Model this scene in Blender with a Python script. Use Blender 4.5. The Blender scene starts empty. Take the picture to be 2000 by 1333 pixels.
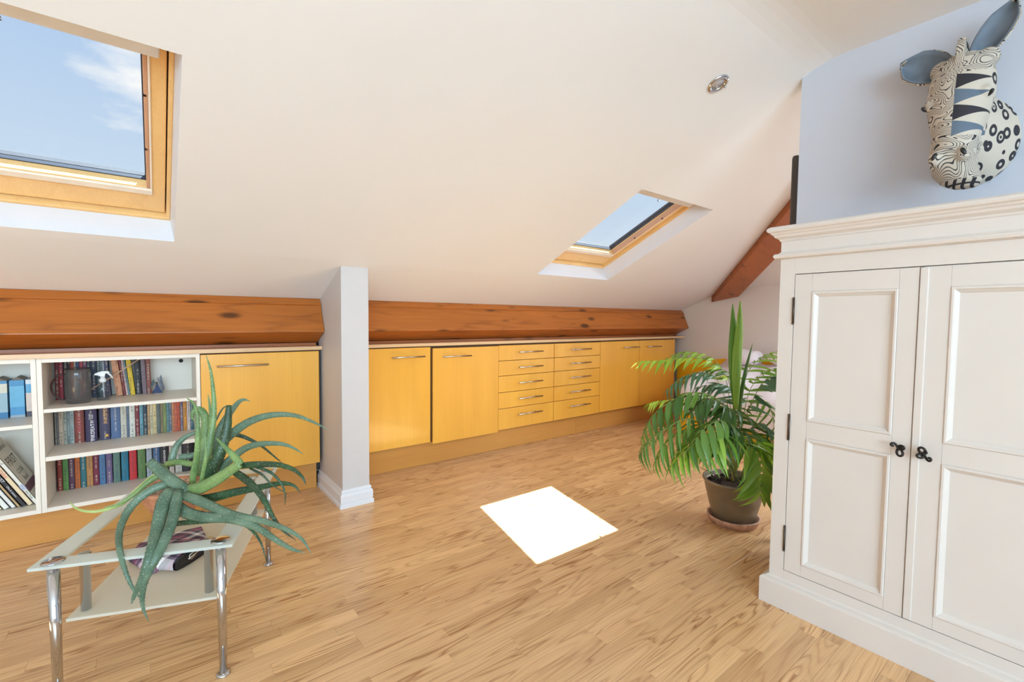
import bpy, bmesh, math, random
import numpy as np
from mathutils import Vector, Matrix
R_ = random.Random(7)
S = bpy.context.scene
col = S.collection

# ------------------------------------------------------------------ camera
F_PX, YAW, PITCH, ROLL, CAM_H = 900.757, 0.66163276, 0.04905461, 0.00984978, 1.10
def _axes():
    cy, sy, cp, sp = math.cos(YAW), math.sin(YAW), math.cos(PITCH), math.sin(PITCH)
    fwd = Vector((sy*cp, cy*cp, -sp)); right = Vector((cy, -sy, 0)); up = right.cross(fwd)
    cr, sr = math.cos(ROLL), math.sin(ROLL)
    return cr*right+sr*up, -sr*right+cr*up, fwd
RT, UP, FW = _axes()
cd = bpy.data.cameras.new('camera'); cam = bpy.data.objects.new('camera', cd); col.objects.link(cam)
cd.sensor_width = 36; cd.sensor_fit = 'HORIZONTAL'; cd.lens = F_PX*36/2000; cd.clip_start = 0.02
cam.matrix_world = Matrix(((RT.x, UP.x, -FW.x, 0), (RT.y, UP.y, -FW.y, 0), (RT.z, UP.z, -FW.z, CAM_H), (0, 0, 0, 1)))
S.camera = cam
def at(px, py, d):                      # measured picture point at a forward distance d (metres)
    return Vector((0, 0, CAM_H)) + d*((px-1000)/F_PX*RT - (py-666.5)/F_PX*UP + FW)

# ------------------------------------------------------------------ colour / light
S.view_settings.view_transform = 'Standard'; S.view_settings.look = 'None'
S.view_settings.exposure = 0.0; S.view_settings.gamma = 1.0; S.view_settings.use_curve_mapping = False
S.cycles.use_denoising = True
S.cycles.max_bounces = 16; S.cycles.diffuse_bounces = 8; S.cycles.transparent_max_bounces = 16
S.cycles.sample_clamp_indirect = 8.0
S.cycles.caustics_reflective = True; S.cycles.caustics_refractive = False
def lin(c): return tuple(((v/255)/12.92 if v/255 <= .04045 else ((v/255+.055)/1.055)**2.4) for v in c)
def rgba(c): return (*lin(c), 1)

sun_d = bpy.data.lights.new('sun', 'SUN'); sun_d.energy = 50; sun_d.angle = math.radians(.53); sun_d.color = (.80, .92, 1.0)
sun = bpy.data.objects.new('sun', sun_d); col.objects.link(sun)
SUN_DIR = Vector((-.504, -.150, -1)).normalized()
sun.rotation_euler = SUN_DIR.to_track_quat('-Z', 'Y').to_euler(); sun.location = (5, 4, 6)

def area(name, loc, direction, sx, sy, power, color):
    d = bpy.data.lights.new(name, 'AREA'); d.shape = 'RECTANGLE'; d.size = sx; d.size_y = sy; d.energy = power; d.color = color
    o = bpy.data.objects.new(name, d); col.objects.link(o); o.location = loc
    o.rotation_euler = Vector(direction).to_track_quat('-Z', 'Y').to_euler()
    return o
# fill lamps added for brightness: two behind the photographer, one above the bed
area('rear_fill_lamp', (-1.2, -3.15, 1.35), (-.06, 1, .03), 4.0, 1.5, 255, (.56, .81, 1.0))
area('far_fill_lamp', (3.55, -3.15, 1.3), (.08, 1, 0), 2.0, 1.5, 30, (.74, .88, 1.0))  # added fill to lift the dim far end
area('hip_fill_lamp', (4.05, .25, 1.80), (-.42, .0, -.9), .8, 1.0, 50, (.80, .92, 1.0))  # added fill under the hip slope; there is no window here

world = bpy.data.worlds.new('sky'); S.world = world; world.use_nodes = True
def build_world():
    nt = world.node_tree; nt.nodes.clear(); N = nt.nodes.new; L = nt.links.new
    tc = N('ShaderNodeTexCoord'); sep = N('ShaderNodeSeparateXYZ'); L(tc.outputs['Generated'], sep.inputs[0])
    ramp = N('ShaderNodeValToRGB'); L(sep.outputs['Z'], ramp.inputs[0])
    e = ramp.color_ramp.elements
    e[0].position = 0.0; e[0].color = rgba((232, 240, 248)); e[1].position = .75; e[1].color = rgba((150, 186, 234))
    m = ramp.color_ramp.elements.new(.22); m.color = rgba((205, 224, 244)); m = ramp.color_ramp.elements.new(.5); m.color = rgba((172, 202, 240))
    mp = N('ShaderNodeMapping'); mp.inputs['Scale'].default_value = (1, 1, 2.4); mp.inputs['Location'].default_value = (.35, .1, .42)
    L(tc.outputs['Generated'], mp.inputs[0])
    no = N('ShaderNodeTexNoise'); no.inputs['Scale'].default_value = 2.6; no.inputs['Detail'].default_value = 7; no.inputs['Roughness'].default_value = .55
    L(mp.outputs[0], no.inputs['Vector'])
    cr = N('ShaderNodeValToRGB'); L(no.outputs['Fac'], cr.inputs[0]); cr.color_ramp.elements[0].position = .53; cr.color_ramp.elements[1].position = .63
    mix = N('ShaderNodeMix'); mix.data_type = 'RGBA'; L(cr.outputs[0], mix.inputs[0]); L(ramp.outputs[0], mix.inputs[6]); mix.inputs[7].default_value = (1, 1, 1, 1)
    bg = N('ShaderNodeBackground'); bg.inputs['Strength'].default_value = 1.0; L(mix.outputs[2], bg.inputs[0])
    out = N('ShaderNodeOutputWorld'); L(bg.outputs[0], out.inputs[0])
build_world()

# ------------------------------------------------------------------ materials
class M:
    """tiny node-material helper"""
    def __init__(s, name):
        s.m = bpy.data.materials.new(name); s.m.use_nodes = True; s.nt = s.m.node_tree
        s.b = s.nt.nodes['Principled BSDF']; s.out = s.nt.nodes['Material Output']
    def n(s, t, **kw):
        x = s.nt.nodes.new('ShaderNode'+t)
        for k, v in kw.items(): setattr(x, k, v)
        return x
    def l(s, a, b): s.nt.links.new(a, b)
    def put(s, sock, v):
        if isinstance(v, bpy.types.NodeSocket): s.l(v, sock)
        elif v is not None: sock.default_value = (*v, 1) if sock.type == 'RGBA' and len(v) == 3 else v
    def math(s, op, a, b=None, c=None):
        x = s.n('Math', operation=op)
        s.put(x.inputs[0], a); s.put(x.inputs[1], b); s.put(x.inputs[2], c)
        return x.outputs[0]
    def coords(s, which='Object', scale=(1, 1, 1), rot=(0, 0, 0), loc=(0, 0, 0), src=None):
        mp = s.n('Mapping'); mp.inputs['Scale'].default_value = scale; mp.inputs['Rotation'].default_value = rot; mp.inputs['Location'].default_value = loc
        s.l(src if src is not None else s.n('TexCoord').outputs[which], mp.inputs[0]); return mp.outputs[0]
    def noise(s, vec, scale, detail=2, rough=.5, dist=0):
        x = s.n('TexNoise'); s.l(vec, x.inputs['Vector']); x.inputs['Scale'].default_value = scale
        x.inputs['Detail'].default_value = detail; x.inputs['Roughness'].default_value = rough; x.inputs['Distortion'].default_value = dist
        return x.outputs['Fac']
    def ramp(s, fac, stops, interp='LINEAR'):
        x = s.n('ValToRGB'); s.l(fac, x.inputs[0]); cr = x.color_ramp; cr.interpolation = interp
        while len(cr.elements) < len(stops): cr.elements.new(.5)
        for e, (p, c) in zip(cr.elements, stops): e.position = p; e.color = c if len(c) == 4 else (*c, 1)
        return x.outputs[0]
    def mix(s, fac, a, b, mode='MIX'):
        x = s.n('Mix', data_type='RGBA', blend_type=mode)
        s.put(x.inputs[0], fac); s.put(x.inputs[6], a); s.put(x.inputs[7], b); return x.outputs[2]
    def bump(s, h, strength=.1, dist=.002):
        x = s.n('Bump'); x.inputs['Strength'].default_value = strength; x.inputs['Distance'].default_value = dist
        s.l(h, x.inputs['Height']); s.l(x.outputs[0], s.b.inputs['Normal'])
    def set(s, color=None, rough=.5, metal=0, spec=None, coat=None, trans=None):
        s.put(s.b.inputs['Base Color'], color); s.put(s.b.inputs['Roughness'], rough); s.b.inputs['Metallic'].default_value = metal
        if spec is not None: s.b.inputs['Specular IOR Level'].default_value = spec
        if coat is not None: s.b.inputs['Coat Weight'].default_value = coat; s.b.inputs['Coat Roughness'].default_value = .12
        return s.m

def plain(name, c, rough=.5, metal=0, spec=None, var=.04, vs=12, bump=0, coat=None):
    m = M(name); n = m.noise(m.coords(), vs, 3)
    lo = tuple(max(0, v*(1-var)) for v in lin(c)); hi = tuple(min(1, v*(1+var)) for v in lin(c))
    cc = m.ramp(n, [(.3, lo), (.7, hi)])
    if bump: m.bump(m.noise(m.coords(), vs*14, 3), bump, .001)
    return m.set(cc, rough, metal, spec, coat)

def wood(name, base, dark, axis=0, rough=.35, fine=1.0, rings=7.0, ring_amt=.35, coat=None, wide=1.0, knots=0.0, tint=False, uv=False, bands=0.0, spec=None):
    """boards with cathedral grain running along one axis (0 = x, 1 = y, 2 = z)"""
    m = M(name)
    src = m.n('TexCoord').outputs['UV' if uv else 'Object']
    if not uv:
        ad = m.n('VectorMath', operation='ADD'); m.l(src, ad.inputs[0])
        rnd = m.n('ObjectInfo').outputs['Random']
        cb = m.n('CombineXYZ'); [m.l(m.math('MULTIPLY', rnd, k), cb.inputs[i]) for i, k in enumerate((13.1, 7.7, 5.3))]
        m.l(cb.outputs[0], ad.inputs[1]); src = ad.outputs[0]
    def sc(along, across):
        v = [across]*3; v[axis] = along
        if uv: v = [along, across, 1]
        return tuple(v)
    n1 = m.noise(m.coords(src=src, scale=sc(1.3*wide, 13*wide)), 1.0, 2.5, .45)
    t = m.math('FRACT', m.math('MULTIPLY', n1, rings))
    edge = m.math('ABSOLUTE', m.math('SUBTRACT', t, .5))
    ring = m.math('POWER', m.math('MULTIPLY', edge, 2), 3.0)
    fib = m.noise(m.coords(src=src, scale=sc(2.4, 210)), 1.0, 3, .6)
    broad = m.noise(m.coords(src=src, scale=sc(.8, 5)), 1.0, 2)
    c = m.mix(m.ramp(broad, [(.3, (0, 0, 0)), (.7, (1, 1, 1))]), base, tuple(.72*b+.28*d for b, d in zip(base, dark)))
    amt = m.math('MULTIPLY', ring, m.math('MULTIPLY', m.ramp(m.noise(m.coords(src=src, scale=sc(1.6, 9)), 1.0, 2), [(.38, (.15,)*3), (.62, (1,)*3)]), ring_amt))
    c = m.mix(amt, c, dark)
    c = m.mix(m.math('MULTIPLY', m.ramp(fib, [(.42, (1,)*3), (.6, (0,)*3)]), .22*fine), c, dark)
    if bands:
        bn = m.n('TexNoise', noise_dimensions='1D'); sp = m.n('SeparateXYZ'); m.l(src, sp.inputs[0])
        m.l(m.math('FLOOR', m.math('MULTIPLY', sp.outputs[0], 11)), bn.inputs['W']); bn.inputs['Scale'].default_value = 3.3
        c = m.mix(m.math('MULTIPLY', m.ramp(bn.outputs['Fac'], [(.35, (0,)*3), (.65, (1,)*3)]), bands), c, dark)
    if knots:
        v = m.n('TexVoronoi'); m.l(m.coords(src=src, scale=sc(3.2, 9)), v.inputs['Vector']); v.inputs['Scale'].default_value = 1.0
        k = m.ramp(v.outputs['Distance'], [(.12, (1,)*3), (.24, (0,)*3)])
        c = m.mix(m.math('MULTIPLY', k, knots), c, tuple(d*.25 for d in dark))
    if tint:
        a = m.n('Attribute', attribute_name='tint')
        c = m.mix(1.0, c, m.ramp(a.outputs['Fac'], [(0, (.86, .83, .79)), (.5, (.97, .965, .96)), (1, (1.08, 1.08, 1.07))]), 'MULTIPLY')
    m.bump(m.math('ADD', m.math('MULTIPLY', fib, .5), m.math('MULTIPLY', ring, -.4)), .06, .001)
    return m.set(c, rough, 0, spec, coat)

MAT = {}
MAT['wall'] = plain('white_emulsion', (230, 227, 224), .85, var=.012, vs=3, bump=.05)
MAT['ceiling'] = plain('ceiling_emulsion', (226, 224, 223), .9, var=.012, vs=2, bump=.05)
MAT['blue'] = plain('pale_blue_emulsion', (194, 197, 207), .85, var=.015, vs=3, bump=.05)
MAT['gloss'] = plain('white_gloss_paint', (222, 222, 226), .3, var=.01)
MAT['reveal'] = plain('white_reveal_paint', (222, 225, 232), .5, var=.008)
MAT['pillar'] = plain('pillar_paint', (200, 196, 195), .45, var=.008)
MAT['bead'] = plain('sunlit_bead_paint', (240, 226, 208), .35)  # sunlight on the bead put into its pale colour
MAT['bead_red'] = plain('reddish_glazing_bead', (206, 156, 122), .4)
MAT['melamine'] = plain('white_melamine', (232, 224, 212), .38, var=.008)
MAT['birch'] = wood('birch_veneer', lin((245, 184, 74)), lin((206, 138, 48)), axis=2, rough=.30, fine=.5, rings=4, ring_amt=.10, bands=.16, coat=.55)
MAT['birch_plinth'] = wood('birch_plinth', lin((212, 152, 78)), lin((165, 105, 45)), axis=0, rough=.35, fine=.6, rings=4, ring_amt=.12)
MAT['worktop'] = wood('beech_worktop', lin((226, 190, 146)), lin((190, 145, 98)), axis=0, rough=.25, fine=.5, rings=4, ring_amt=.15)
MAT['pine'] = wood('varnished_pine', lin((190, 110, 42)), lin((112, 54, 16)), axis=0, rough=.33, fine=.9, rings=6, ring_amt=.5, knots=.85, wide=.8)
MAT['hip'] = wood('dark_varnished_pine', lin((176, 100, 48)), lin((112, 56, 22)), axis=0, rough=.4, fine=.9, rings=5, ring_amt=.4, knots=.5, wide=.7)
MAT['frame'] = wood('lacquered_pine', lin((244, 204, 140)), lin((214, 156, 88)), axis=1, rough=.35, fine=.6, rings=4, ring_amt=.25)
MAT['oak'] = wood('oak_laminate', lin((236, 194, 144)), lin((156, 104, 60)), rough=.27, fine=.85, rings=13, ring_amt=.95, tint=True, uv=True, wide=.85)
MAT['underlay'] = plain('dark_underlay', (70, 48, 30), .9)
MAT['cream'] = plain('cream_furniture_paint', (214, 204, 196), .42, var=.015, vs=4)
MAT['iron'] = plain('black_iron', (44, 38, 36), .45, .6)
MAT['hinge'] = plain('bronze_hinge', (84, 70, 58), .45, .7)
MAT['steel'] = plain('brushed_steel', (205, 196, 184), .28, 1.0, var=.03)
MAT['chrome'] = plain('chrome', (198, 198, 201), .06, 1.0, var=.0)
MAT['black'] = plain('black_plastic', (28, 26, 27), .4)
MAT['rubber'] = plain('dark_gasket', (52, 58, 70), .5)
MAT['grey_alu'] = plain('grey_aluminium', (168, 170, 178), .45, .3)
MAT['flap'] = plain('pale_grey_flap', (226, 226, 230), .5)
MAT['clad'] = plain('dark_cladding', (66, 70, 78), .6)
MAT['old_clay'] = plain('weathered_terracotta', (198, 158, 136), .85, var=.28, vs=34, bump=.4)
MAT['carcass'] = plain('dark_carcass', (92, 62, 34), .7)
MAT['pipe'] = plain('dark_brown_tube', (66, 58, 54), .55)
MAT['terracotta'] = plain('terracotta', (205, 140, 104), .8, var=.25, vs=26, bump=.3)
MAT['bronze_pot'] = plain('bronze_plastic_pot', (128, 116, 98), .38, .35, var=.05)
MAT['soil'] = plain('soil', (58, 44, 36), .95, var=.5, vs=60, bump=.6)
MAT['pebble'] = plain('pebbles', (206, 172, 146), .8, var=.3, vs=90)
MAT['yellow'] = plain('yellow_painted_bed', (244, 186, 20), .45, var=.04)
MAT['linen'] = plain('white_bedding', (232, 226, 232), .9, var=.03, vs=20, bump=.2)
MAT['magenta'] = plain('magenta_fabric', (214, 24, 98), .7, var=.2, vs=40)
MAT['blackleather'] = plain('black_leather', (22, 20, 22), .42, bump=.2)
MAT['navy'] = plain('navy_card', (38, 52, 96), .5)
MAT['greycard'] = plain('grey_card', (112, 116, 126), .5)
MAT['greencard'] = plain('dark_green_card', (52, 84, 84), .5)
MAT['bamboo'] = plain('bamboo', (214, 178, 150), .6)
MAT['paper'] = plain('paper_block', (228, 218, 196), .9)
MAT['whitep'] = plain('frosted_white_plastic', (235, 236, 238), .4)
MAT['print_white'] = plain('white_print', (236, 232, 236), .6, var=0)
MAT['print_gold'] = plain('gold_print', (232, 176, 84), .5, var=0)
MAT['print_dark'] = plain('dark_print', (74, 66, 64), .7, var=0)
MAT['print_red'] = plain('red_print', (206, 96, 92), .6, var=0)
MAT['plum'] = plain('plum_print', (120, 78, 96), .6, var=.05)

def glass_mat(name, tint=(1, 1, 1), refl=1.0, rough=0.0, haze=0.0, hc=(150, 148, 146)):
    m = M(name); nt = m.nt; nt.nodes.remove(m.b)
    tr = m.n('BsdfTransparent'); tr.inputs[0].default_value = (*tint, 1)
    gl = m.n('BsdfGlossy'); gl.inputs['Roughness'].default_value = rough
    fr = m.n('Fresnel'); fr.inputs[0].default_value = 1.45
    mx = m.n('MixShader'); front = m.math('SUBTRACT', 1, m.n('NewGeometry').outputs['Backfacing']); m.l(m.math('MULTIPLY', m.math('MULTIPLY', fr.outputs[0], refl), front), mx.inputs[0]); m.l(tr.outputs[0], mx.inputs[1]); m.l(gl.outputs[0], mx.inputs[2])
    if haze:
        df = m.n('BsdfDiffuse'); df.inputs[0].default_value = rgba(hc); hm = m.n('MixShader'); hm.inputs[0].default_value = haze
        m.l(mx.outputs[0], hm.inputs[1]); m.l(df.outputs[0], hm.inputs[2]); mx = hm
    m.l(mx.outputs[0], m.out.inputs[0]); return m.m
def frost_mat(name, c, see, refl=.8):
    m = M(name); nt = m.nt; nt.nodes.remove(m.b)
    tr = m.n('BsdfTransparent'); tr.inputs[0].default_value = (*lin(c), 1)
    df = m.n('BsdfDiffuse'); df.inputs[0].default_value = rgba(c)
    tl = m.n('BsdfTranslucent'); tl.inputs[0].default_value = rgba(c)
    a = m.n('MixShader'); a.inputs[0].default_value = .45; m.l(df.outputs[0], a.inputs[1]); m.l(tl.outputs[0], a.inputs[2])
    b = m.n('MixShader'); b.inputs[0].default_value = see; m.l(a.outputs[0], b.inputs[1]); m.l(tr.outputs[0], b.inputs[2])
    gl = m.n('BsdfGlossy'); gl.inputs['Roughness'].default_value = .15
    fr = m.n('Fresnel'); fr.inputs[0].default_value = 1.4
    mx = m.n('MixShader'); front = m.math('SUBTRACT', 1, m.n('NewGeometry').outputs['Backfacing']); m.l(m.math('MULTIPLY', m.math('MULTIPLY', fr.outputs[0], refl), front), mx.inputs[0]); m.l(b.outputs[0], mx.inputs[1]); m.l(gl.outputs[0], mx.inputs[2])
    m.l(mx.outputs[0], m.out.inputs[0]); return m.m
MAT['pane'] = glass_mat('window_glass', (.98, .99, .99), .5)
MAT['clear'] = glass_mat('clear_table_glass', (.95, .965, .95), .28)
MAT['smoke'] = glass_mat('smoked_glass', (.80, .80, .80), 1.6, haze=.13)
MAT['bottle'] = glass_mat('clear_bottle_plastic', (.9, .91, .92), 1.0)
MAT['water'] = glass_mat('water', (.86, .89, .92), .8)
MAT['frost'] = frost_mat('frosted_glass_edge', (236, 244, 241), .22, .5)
MAT['frost2'] = frost_mat('frosted_shelf_glass', (242, 242, 232), .25, .5)

# ------------------------------------------------------------------ mesh builder
class MB:
    def __init__(s): s.v, s.f, s.sm = [], [], []
    def add(s, vs, fs, smooth=False):
        o = len(s.v); s.v += [tuple(p) for p in vs]; s.f += [tuple(i+o for i in f) for f in fs]; s.sm += [smooth]*len(fs); return s
    def box(s, x0, x1, y0, y1, z0, z1):
        return s.add([(x0,y0,z0),(x1,y0,z0),(x1,y1,z0),(x0,y1,z0),(x0,y0,z1),(x1,y0,z1),(x1,y1,z1),(x0,y1,z1)],
                     [(0,3,2,1),(4,5,6,7),(0,1,5,4),(1,2,6,5),(2,3,7,6),(3,0,4,7)])
    def prism(s, poly, e0, e1, fn):     # poly list of 2D points, fn(u,v,w) -> xyz
        n = len(poly)
        vs = [fn(u, v, e0) for u, v in poly] + [fn(u, v, e1) for u, v in poly]
        return s.add(vs, [tuple(range(n))[::-1], tuple(range(n, 2*n))] + [(i, (i+1) % n, n+(i+1) % n, n+i) for i in range(n)])
    def lathe(s, prof, c, n=32, smooth=True):   # prof: (radius, height)
        c = Vector(c); vs, fs = [], []
        for r, h in prof:
            for k in range(n):
                a = 2*math.pi*k/n; vs.append((c.x+r*math.cos(a), c.y+r*math.sin(a), c.z+h))
        for i in range(len(prof)-1):
            for k in range(n):
                a, b = i*n+k, i*n+(k+1) % n; fs.append((a, b, b+n, a+n))
        if prof[0][0] > 1e-6: fs.append(tuple(range(n))[::-1])
        if prof[-1][0] > 1e-6: fs.append(tuple(range((len(prof)-1)*n, len(prof)*n)))
        return s.add(vs, fs, smooth)
    def tube(s, pts, rad, n=8, flat=1.0, ref=None, smooth=True, cap=True):
        pts = [Vector(p) for p in pts]; m = len(pts)
        rad = rad if isinstance(rad, (list, tuple)) else [rad]*m
        vs, fs = [], []; prev = None
        for i, p in enumerate(pts):
            t = (pts[min(i+1, m-1)]-pts[max(i-1, 0)])
            t = t.normalized() if t.length > 1e-9 else Vector((0, 0, 1))
            if ref is not None: a = t.cross(Vector(ref))
            elif prev is not None: a = prev - t*prev.dot(t)
            else: a = t.cross(Vector((0, 0, 1)) if abs(t.z) < .9 else Vector((1, 0, 0)))
            if a.length < 1e-6: a = t.orthogonal()
            a.normalize(); prev = a; b = t.cross(a)
            for k in range(n):
                q = 2*math.pi*k/n; vs.append(p + rad[i]*(math.cos(q)*a + flat*math.sin(q)*b))
        for i in range(m-1):
            for k in range(n):
                a, b = i*n+k, i*n+(k+1) % n; fs.append((a, b, b+n, a+n))
        if cap: fs += [tuple(range(n))[::-1], tuple(range((m-1)*n, m*n))]
        return s.add(vs, fs, smooth)
    def ico(s, c, r, sub=1, sc=(1, 1, 1)):
        bm = bmesh.new(); bmesh.ops.create_icosphere(bm, subdivisions=sub, radius=r)
        vs = [(c[0]+v.co.x*sc[0], c[1]+v.co.y*sc[1], c[2]+v.co.z*sc[2]) for v in bm.verts]
        fs = [tuple(v.index for v in f.verts) for f in bm.faces]; bm.free(); return s.add(vs, fs, True)
    def xf(s, fn): s.v = [tuple(fn(Vector(p))) for p in s.v]; return s
    def rot(s, ang, c, axis='Z'):
        m = Matrix.Rotation(ang, 3, axis); c = Vector(c); return s.xf(lambda p: m @ (p-c) + c)

WLOC = {}
def thing(name, label, cat, loc, group=None, kind=None):
    o = bpy.data.objects.new(name, None); col.objects.link(o); o.location = loc; o.empty_display_size = .05
    o['label'] = label; o['category'] = cat
    if group: o['group'] = group
    WLOC[o] = Vector(loc); return o
def tag(o, label, cat, group=None):
    o['label'] = label; o['category'] = cat
    if group: o['group'] = group
    return o
def obj(name, mb, mat, parent=None, bev=0, seg=2, label=None, kind=None, origin=None):
    me = bpy.data.meshes.new(name)
    a = np.array(mb.v, float); c = (a.min(0)+a.max(0))/2 if origin is None else np.array(origin, float)
    me.from_pydata([tuple(p) for p in (a-c)], [], mb.f)
    if any(mb.sm): me.polygons.foreach_set('use_smooth', mb.sm)
    bm = bmesh.new(); bm.from_mesh(me); bmesh.ops.recalc_face_normals(bm, faces=bm.faces); bm.to_mesh(me); bm.free()
    me.materials.append(MAT[mat] if isinstance(mat, str) else mat)
    o = bpy.data.objects.new(name, me); col.objects.link(o)
    w = Vector(c)
    if parent is not None: o.parent = parent; o.location = w - WLOC[parent]
    else: o.location = w
    WLOC[o] = w
    if bev:
        b = o.modifiers.new('bevel', 'BEVEL'); b.width = bev; b.segments = seg; b.limit_method = 'ANGLE'; b.angle_limit = math.radians(40)
    if label: o['label'] = label
    if kind: o['kind'] = kind
    return o
def struct(name, mb, mat, **kw):
    return obj(name, mb, mat, kind='structure', **kw)
def copy_at(o, delta, parent=None):
    c = o.copy(); col.objects.link(c)
    if parent is not None: c.parent = parent
    c.location = o.location + Vector(delta) if delta is not None else o.location
    return c
def text_mesh(name, txt, size, mat, parent, fn, depth=.0004, align='CENTER'):
    cu = bpy.data.curves.new('t', 'FONT'); cu.body = txt; cu.size = size; cu.align_x = align; cu.align_y = 'CENTER'; cu.resolution_u = 2
    t = bpy.data.objects.new('t', cu); col.objects.link(t)
    dg = bpy.context.evaluated_depsgraph_get(); me = bpy.data.meshes.new_from_object(t.evaluated_get(dg))
    mb = MB(); mb.add([fn(v.co.x, v.co.y) for v in me.vertices], [tuple(p.vertices) for p in me.polygons])
    bpy.data.objects.remove(t); bpy.data.curves.remove(cu); bpy.data.meshes.remove(me)
    return obj(name, mb, mat, parent)

# ================================================================== ROOM SHELL
XL, XR, YB, YK = -3.4, 4.9, -3.25, 3.42       # left wall, gable wall, rear wall, knee wall
def slope(y):
    if y > 2.6: return 1.402 - .415*(y-2.6)
    return 1.402 + .462*(2.6-y)
FLAT = 2.235
ys = [YK, 3.057, 2.6, 2.55, 1.65, .885]
prof = [(y, slope(y)) for y in ys]
p0, p1, p2 = Vector((.885, slope(.885))), Vector((.797, FLAT)), Vector((.70, FLAT))
for k in range(1, 7):
    t = k/6; q = (1-t)**2*p0 + 2*t*(1-t)*p1 + t*t*p2; prof.append((q.x, q.y))
prof.append((YB, FLAT))
def hip_x(y, z): return XR if z <= 1.45 else XR - (z-1.45)/.46
S1 = (-.69, .083); S2 = (2.21, 2.983)
def ceiling():
    mb = MB(); xs = [XL, S1[0], S1[1], S2[0], S2[1], None]
    rows = []
    pr = list(prof)
    zz = [(y, z) for y, z in pr]
    # extra row where the hip starts
    yh = 2.6 - (1.45-1.402)/.462
    zz.insert(4, (yh, 1.45)) if yh < 2.55 else zz.insert(3, (yh, 1.45))
    vs = []
    for y, z in zz:
        vs.append([(x if x is not None else max(hip_x(y, z), 3.19), y, z) for x in xs])
    for i in range(len(zz)-1):
        y0, y1 = zz[i][0], zz[i+1][0]
        for j in range(5):
            if j in (1, 3) and y0 <= 2.551 and y1 >= 1.649: continue
            mb.add([vs[i][j], vs[i][j+1], vs[i+1][j+1], vs[i+1][j]], [(0, 1, 2, 3)])
    # hip slope
    h = [(XR, 2.5, 1.45)]
    e = [r[5] for r in vs if r[5][2] >= 1.45 and r[0][1] > .69]
    top = e[-1]
    mb.add([*e, (top[0], YB, FLAT), (XR, YB, 1.45)], [tuple(range(len(e)+2))])
    struct('ceiling', mb, 'ceiling')
ceiling()
# gable wall, left wall, knee wall, rear wall
mb = MB(); mb.prism([(YB-.1, 0), (YK+.1, 0), (YK+.1, 1.1), (3.057, 1.212), (2.5, 1.45), (YB-.1, 1.45)], XR, XR+.12, lambda u, v, w: (w, u, v)); struct('wall_right', mb, 'wall')
mb = MB(); mb.prism([(YB-.1, 0), (YK+.1, 0), (YK+.1, 1.1), *[(y, z+.02) for y, z in prof[1:]], (YB-.1, FLAT)], XL-.12, XL, lambda u, v, w: (w, u, v)); struct('wall_left', mb, 'wall')
struct('wall_back', MB().box(XL, XR, YK, YK+.1, 0, 1.12), 'wall')
mb = MB()      # rear wall behind the photographer with openings invented for the fill lamps
for x0, x1, z0, z1 in ((XL, -3.2, 0, FLAT), (.8, 2.5, 0, FLAT), (4.6, XR, 0, FLAT), (2.5, 4.6, 0, .5), (2.5, 4.6, 2.1, FLAT), (-3.2, .8, 0, .55), (-3.2, .8, 2.15, FLAT)): mb.box(x0, x1, YB-.12, YB, z0, z1)
struct('wall_front', mb, 'wall')
def added_glazing(idx, x0, x1, z0, z1):  # unseen windows made up to go with the rear fill lamps
    w = struct('window_%d' % idx, MB().box(x0-.06, x1+.06, YB-.005, YB+.02, z0-.05, z0), 'gloss')
    for a, b, c, d in ((x0, x0+.05, z0, z1), (x1-.05, x1, z0, z1), ((x0+x1)/2-.03, (x0+x1)/2+.03, z0, z1), (x0, x1, z0, z0+.05), (x0, x1, z1-.05, z1)):
        obj('window_frame', MB().box(a, b, YB-.08, YB-.03, c, d), 'gloss', w)
    obj('pane', MB().box(x0+.04, x1-.04, YB-.06, YB-.054, z0+.04, z1-.04), 'pane', w)
added_glazing(3, -3.2, .8, .55, 2.15); added_glazing(4, 2.5, 4.6, .5, 2.1)
# pale blue partition wall on the right, its top following the ceiling
mb = MB(); pts = [(y, z) for y, z in prof if y < .888]
mb.prism([(YB, 0), (.887, 0), (.887, slope(.887)+.01), *[(y, z+.012) for y, z in pts]], 2.33, 2.43, lambda u, v, w: (w, u, v)); struct('wall_partition', mb, 'blue')
# boxed pillar
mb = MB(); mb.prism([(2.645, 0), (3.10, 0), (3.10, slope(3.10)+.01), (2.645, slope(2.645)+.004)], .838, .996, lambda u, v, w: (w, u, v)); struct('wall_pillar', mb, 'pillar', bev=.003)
mb = MB(); rings = []
for off, z in ((.020, 0), (.020, .020), (.013, .024), (.013, .026), (.015, .034), (.016, .068), (.012, .080), (.007, .083), (.007, .087), (.009, .090), (.006, .101), (.0, .104)):
    rings.append([(.838-off, 3.10, z), (.838-off, 2.645-off, z), (.996+off, 2.645-off, z), (.996+off, 3.0, z)])
vs = [p for r in rings for p in r]; fs = []
for i in range(len(rings)-1):
    for k in range(3): fs.append((i*4+k, i*4+k+1, i*4+k+5, i*4+k+4))
mb.add(vs, fs); struct('baseboard_pillar', mb, 'gloss')
struct('baseboard_right', MB().box(XR-.018, XR, YB, 3.0, 0, .1), 'gloss', bev=.004)

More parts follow.
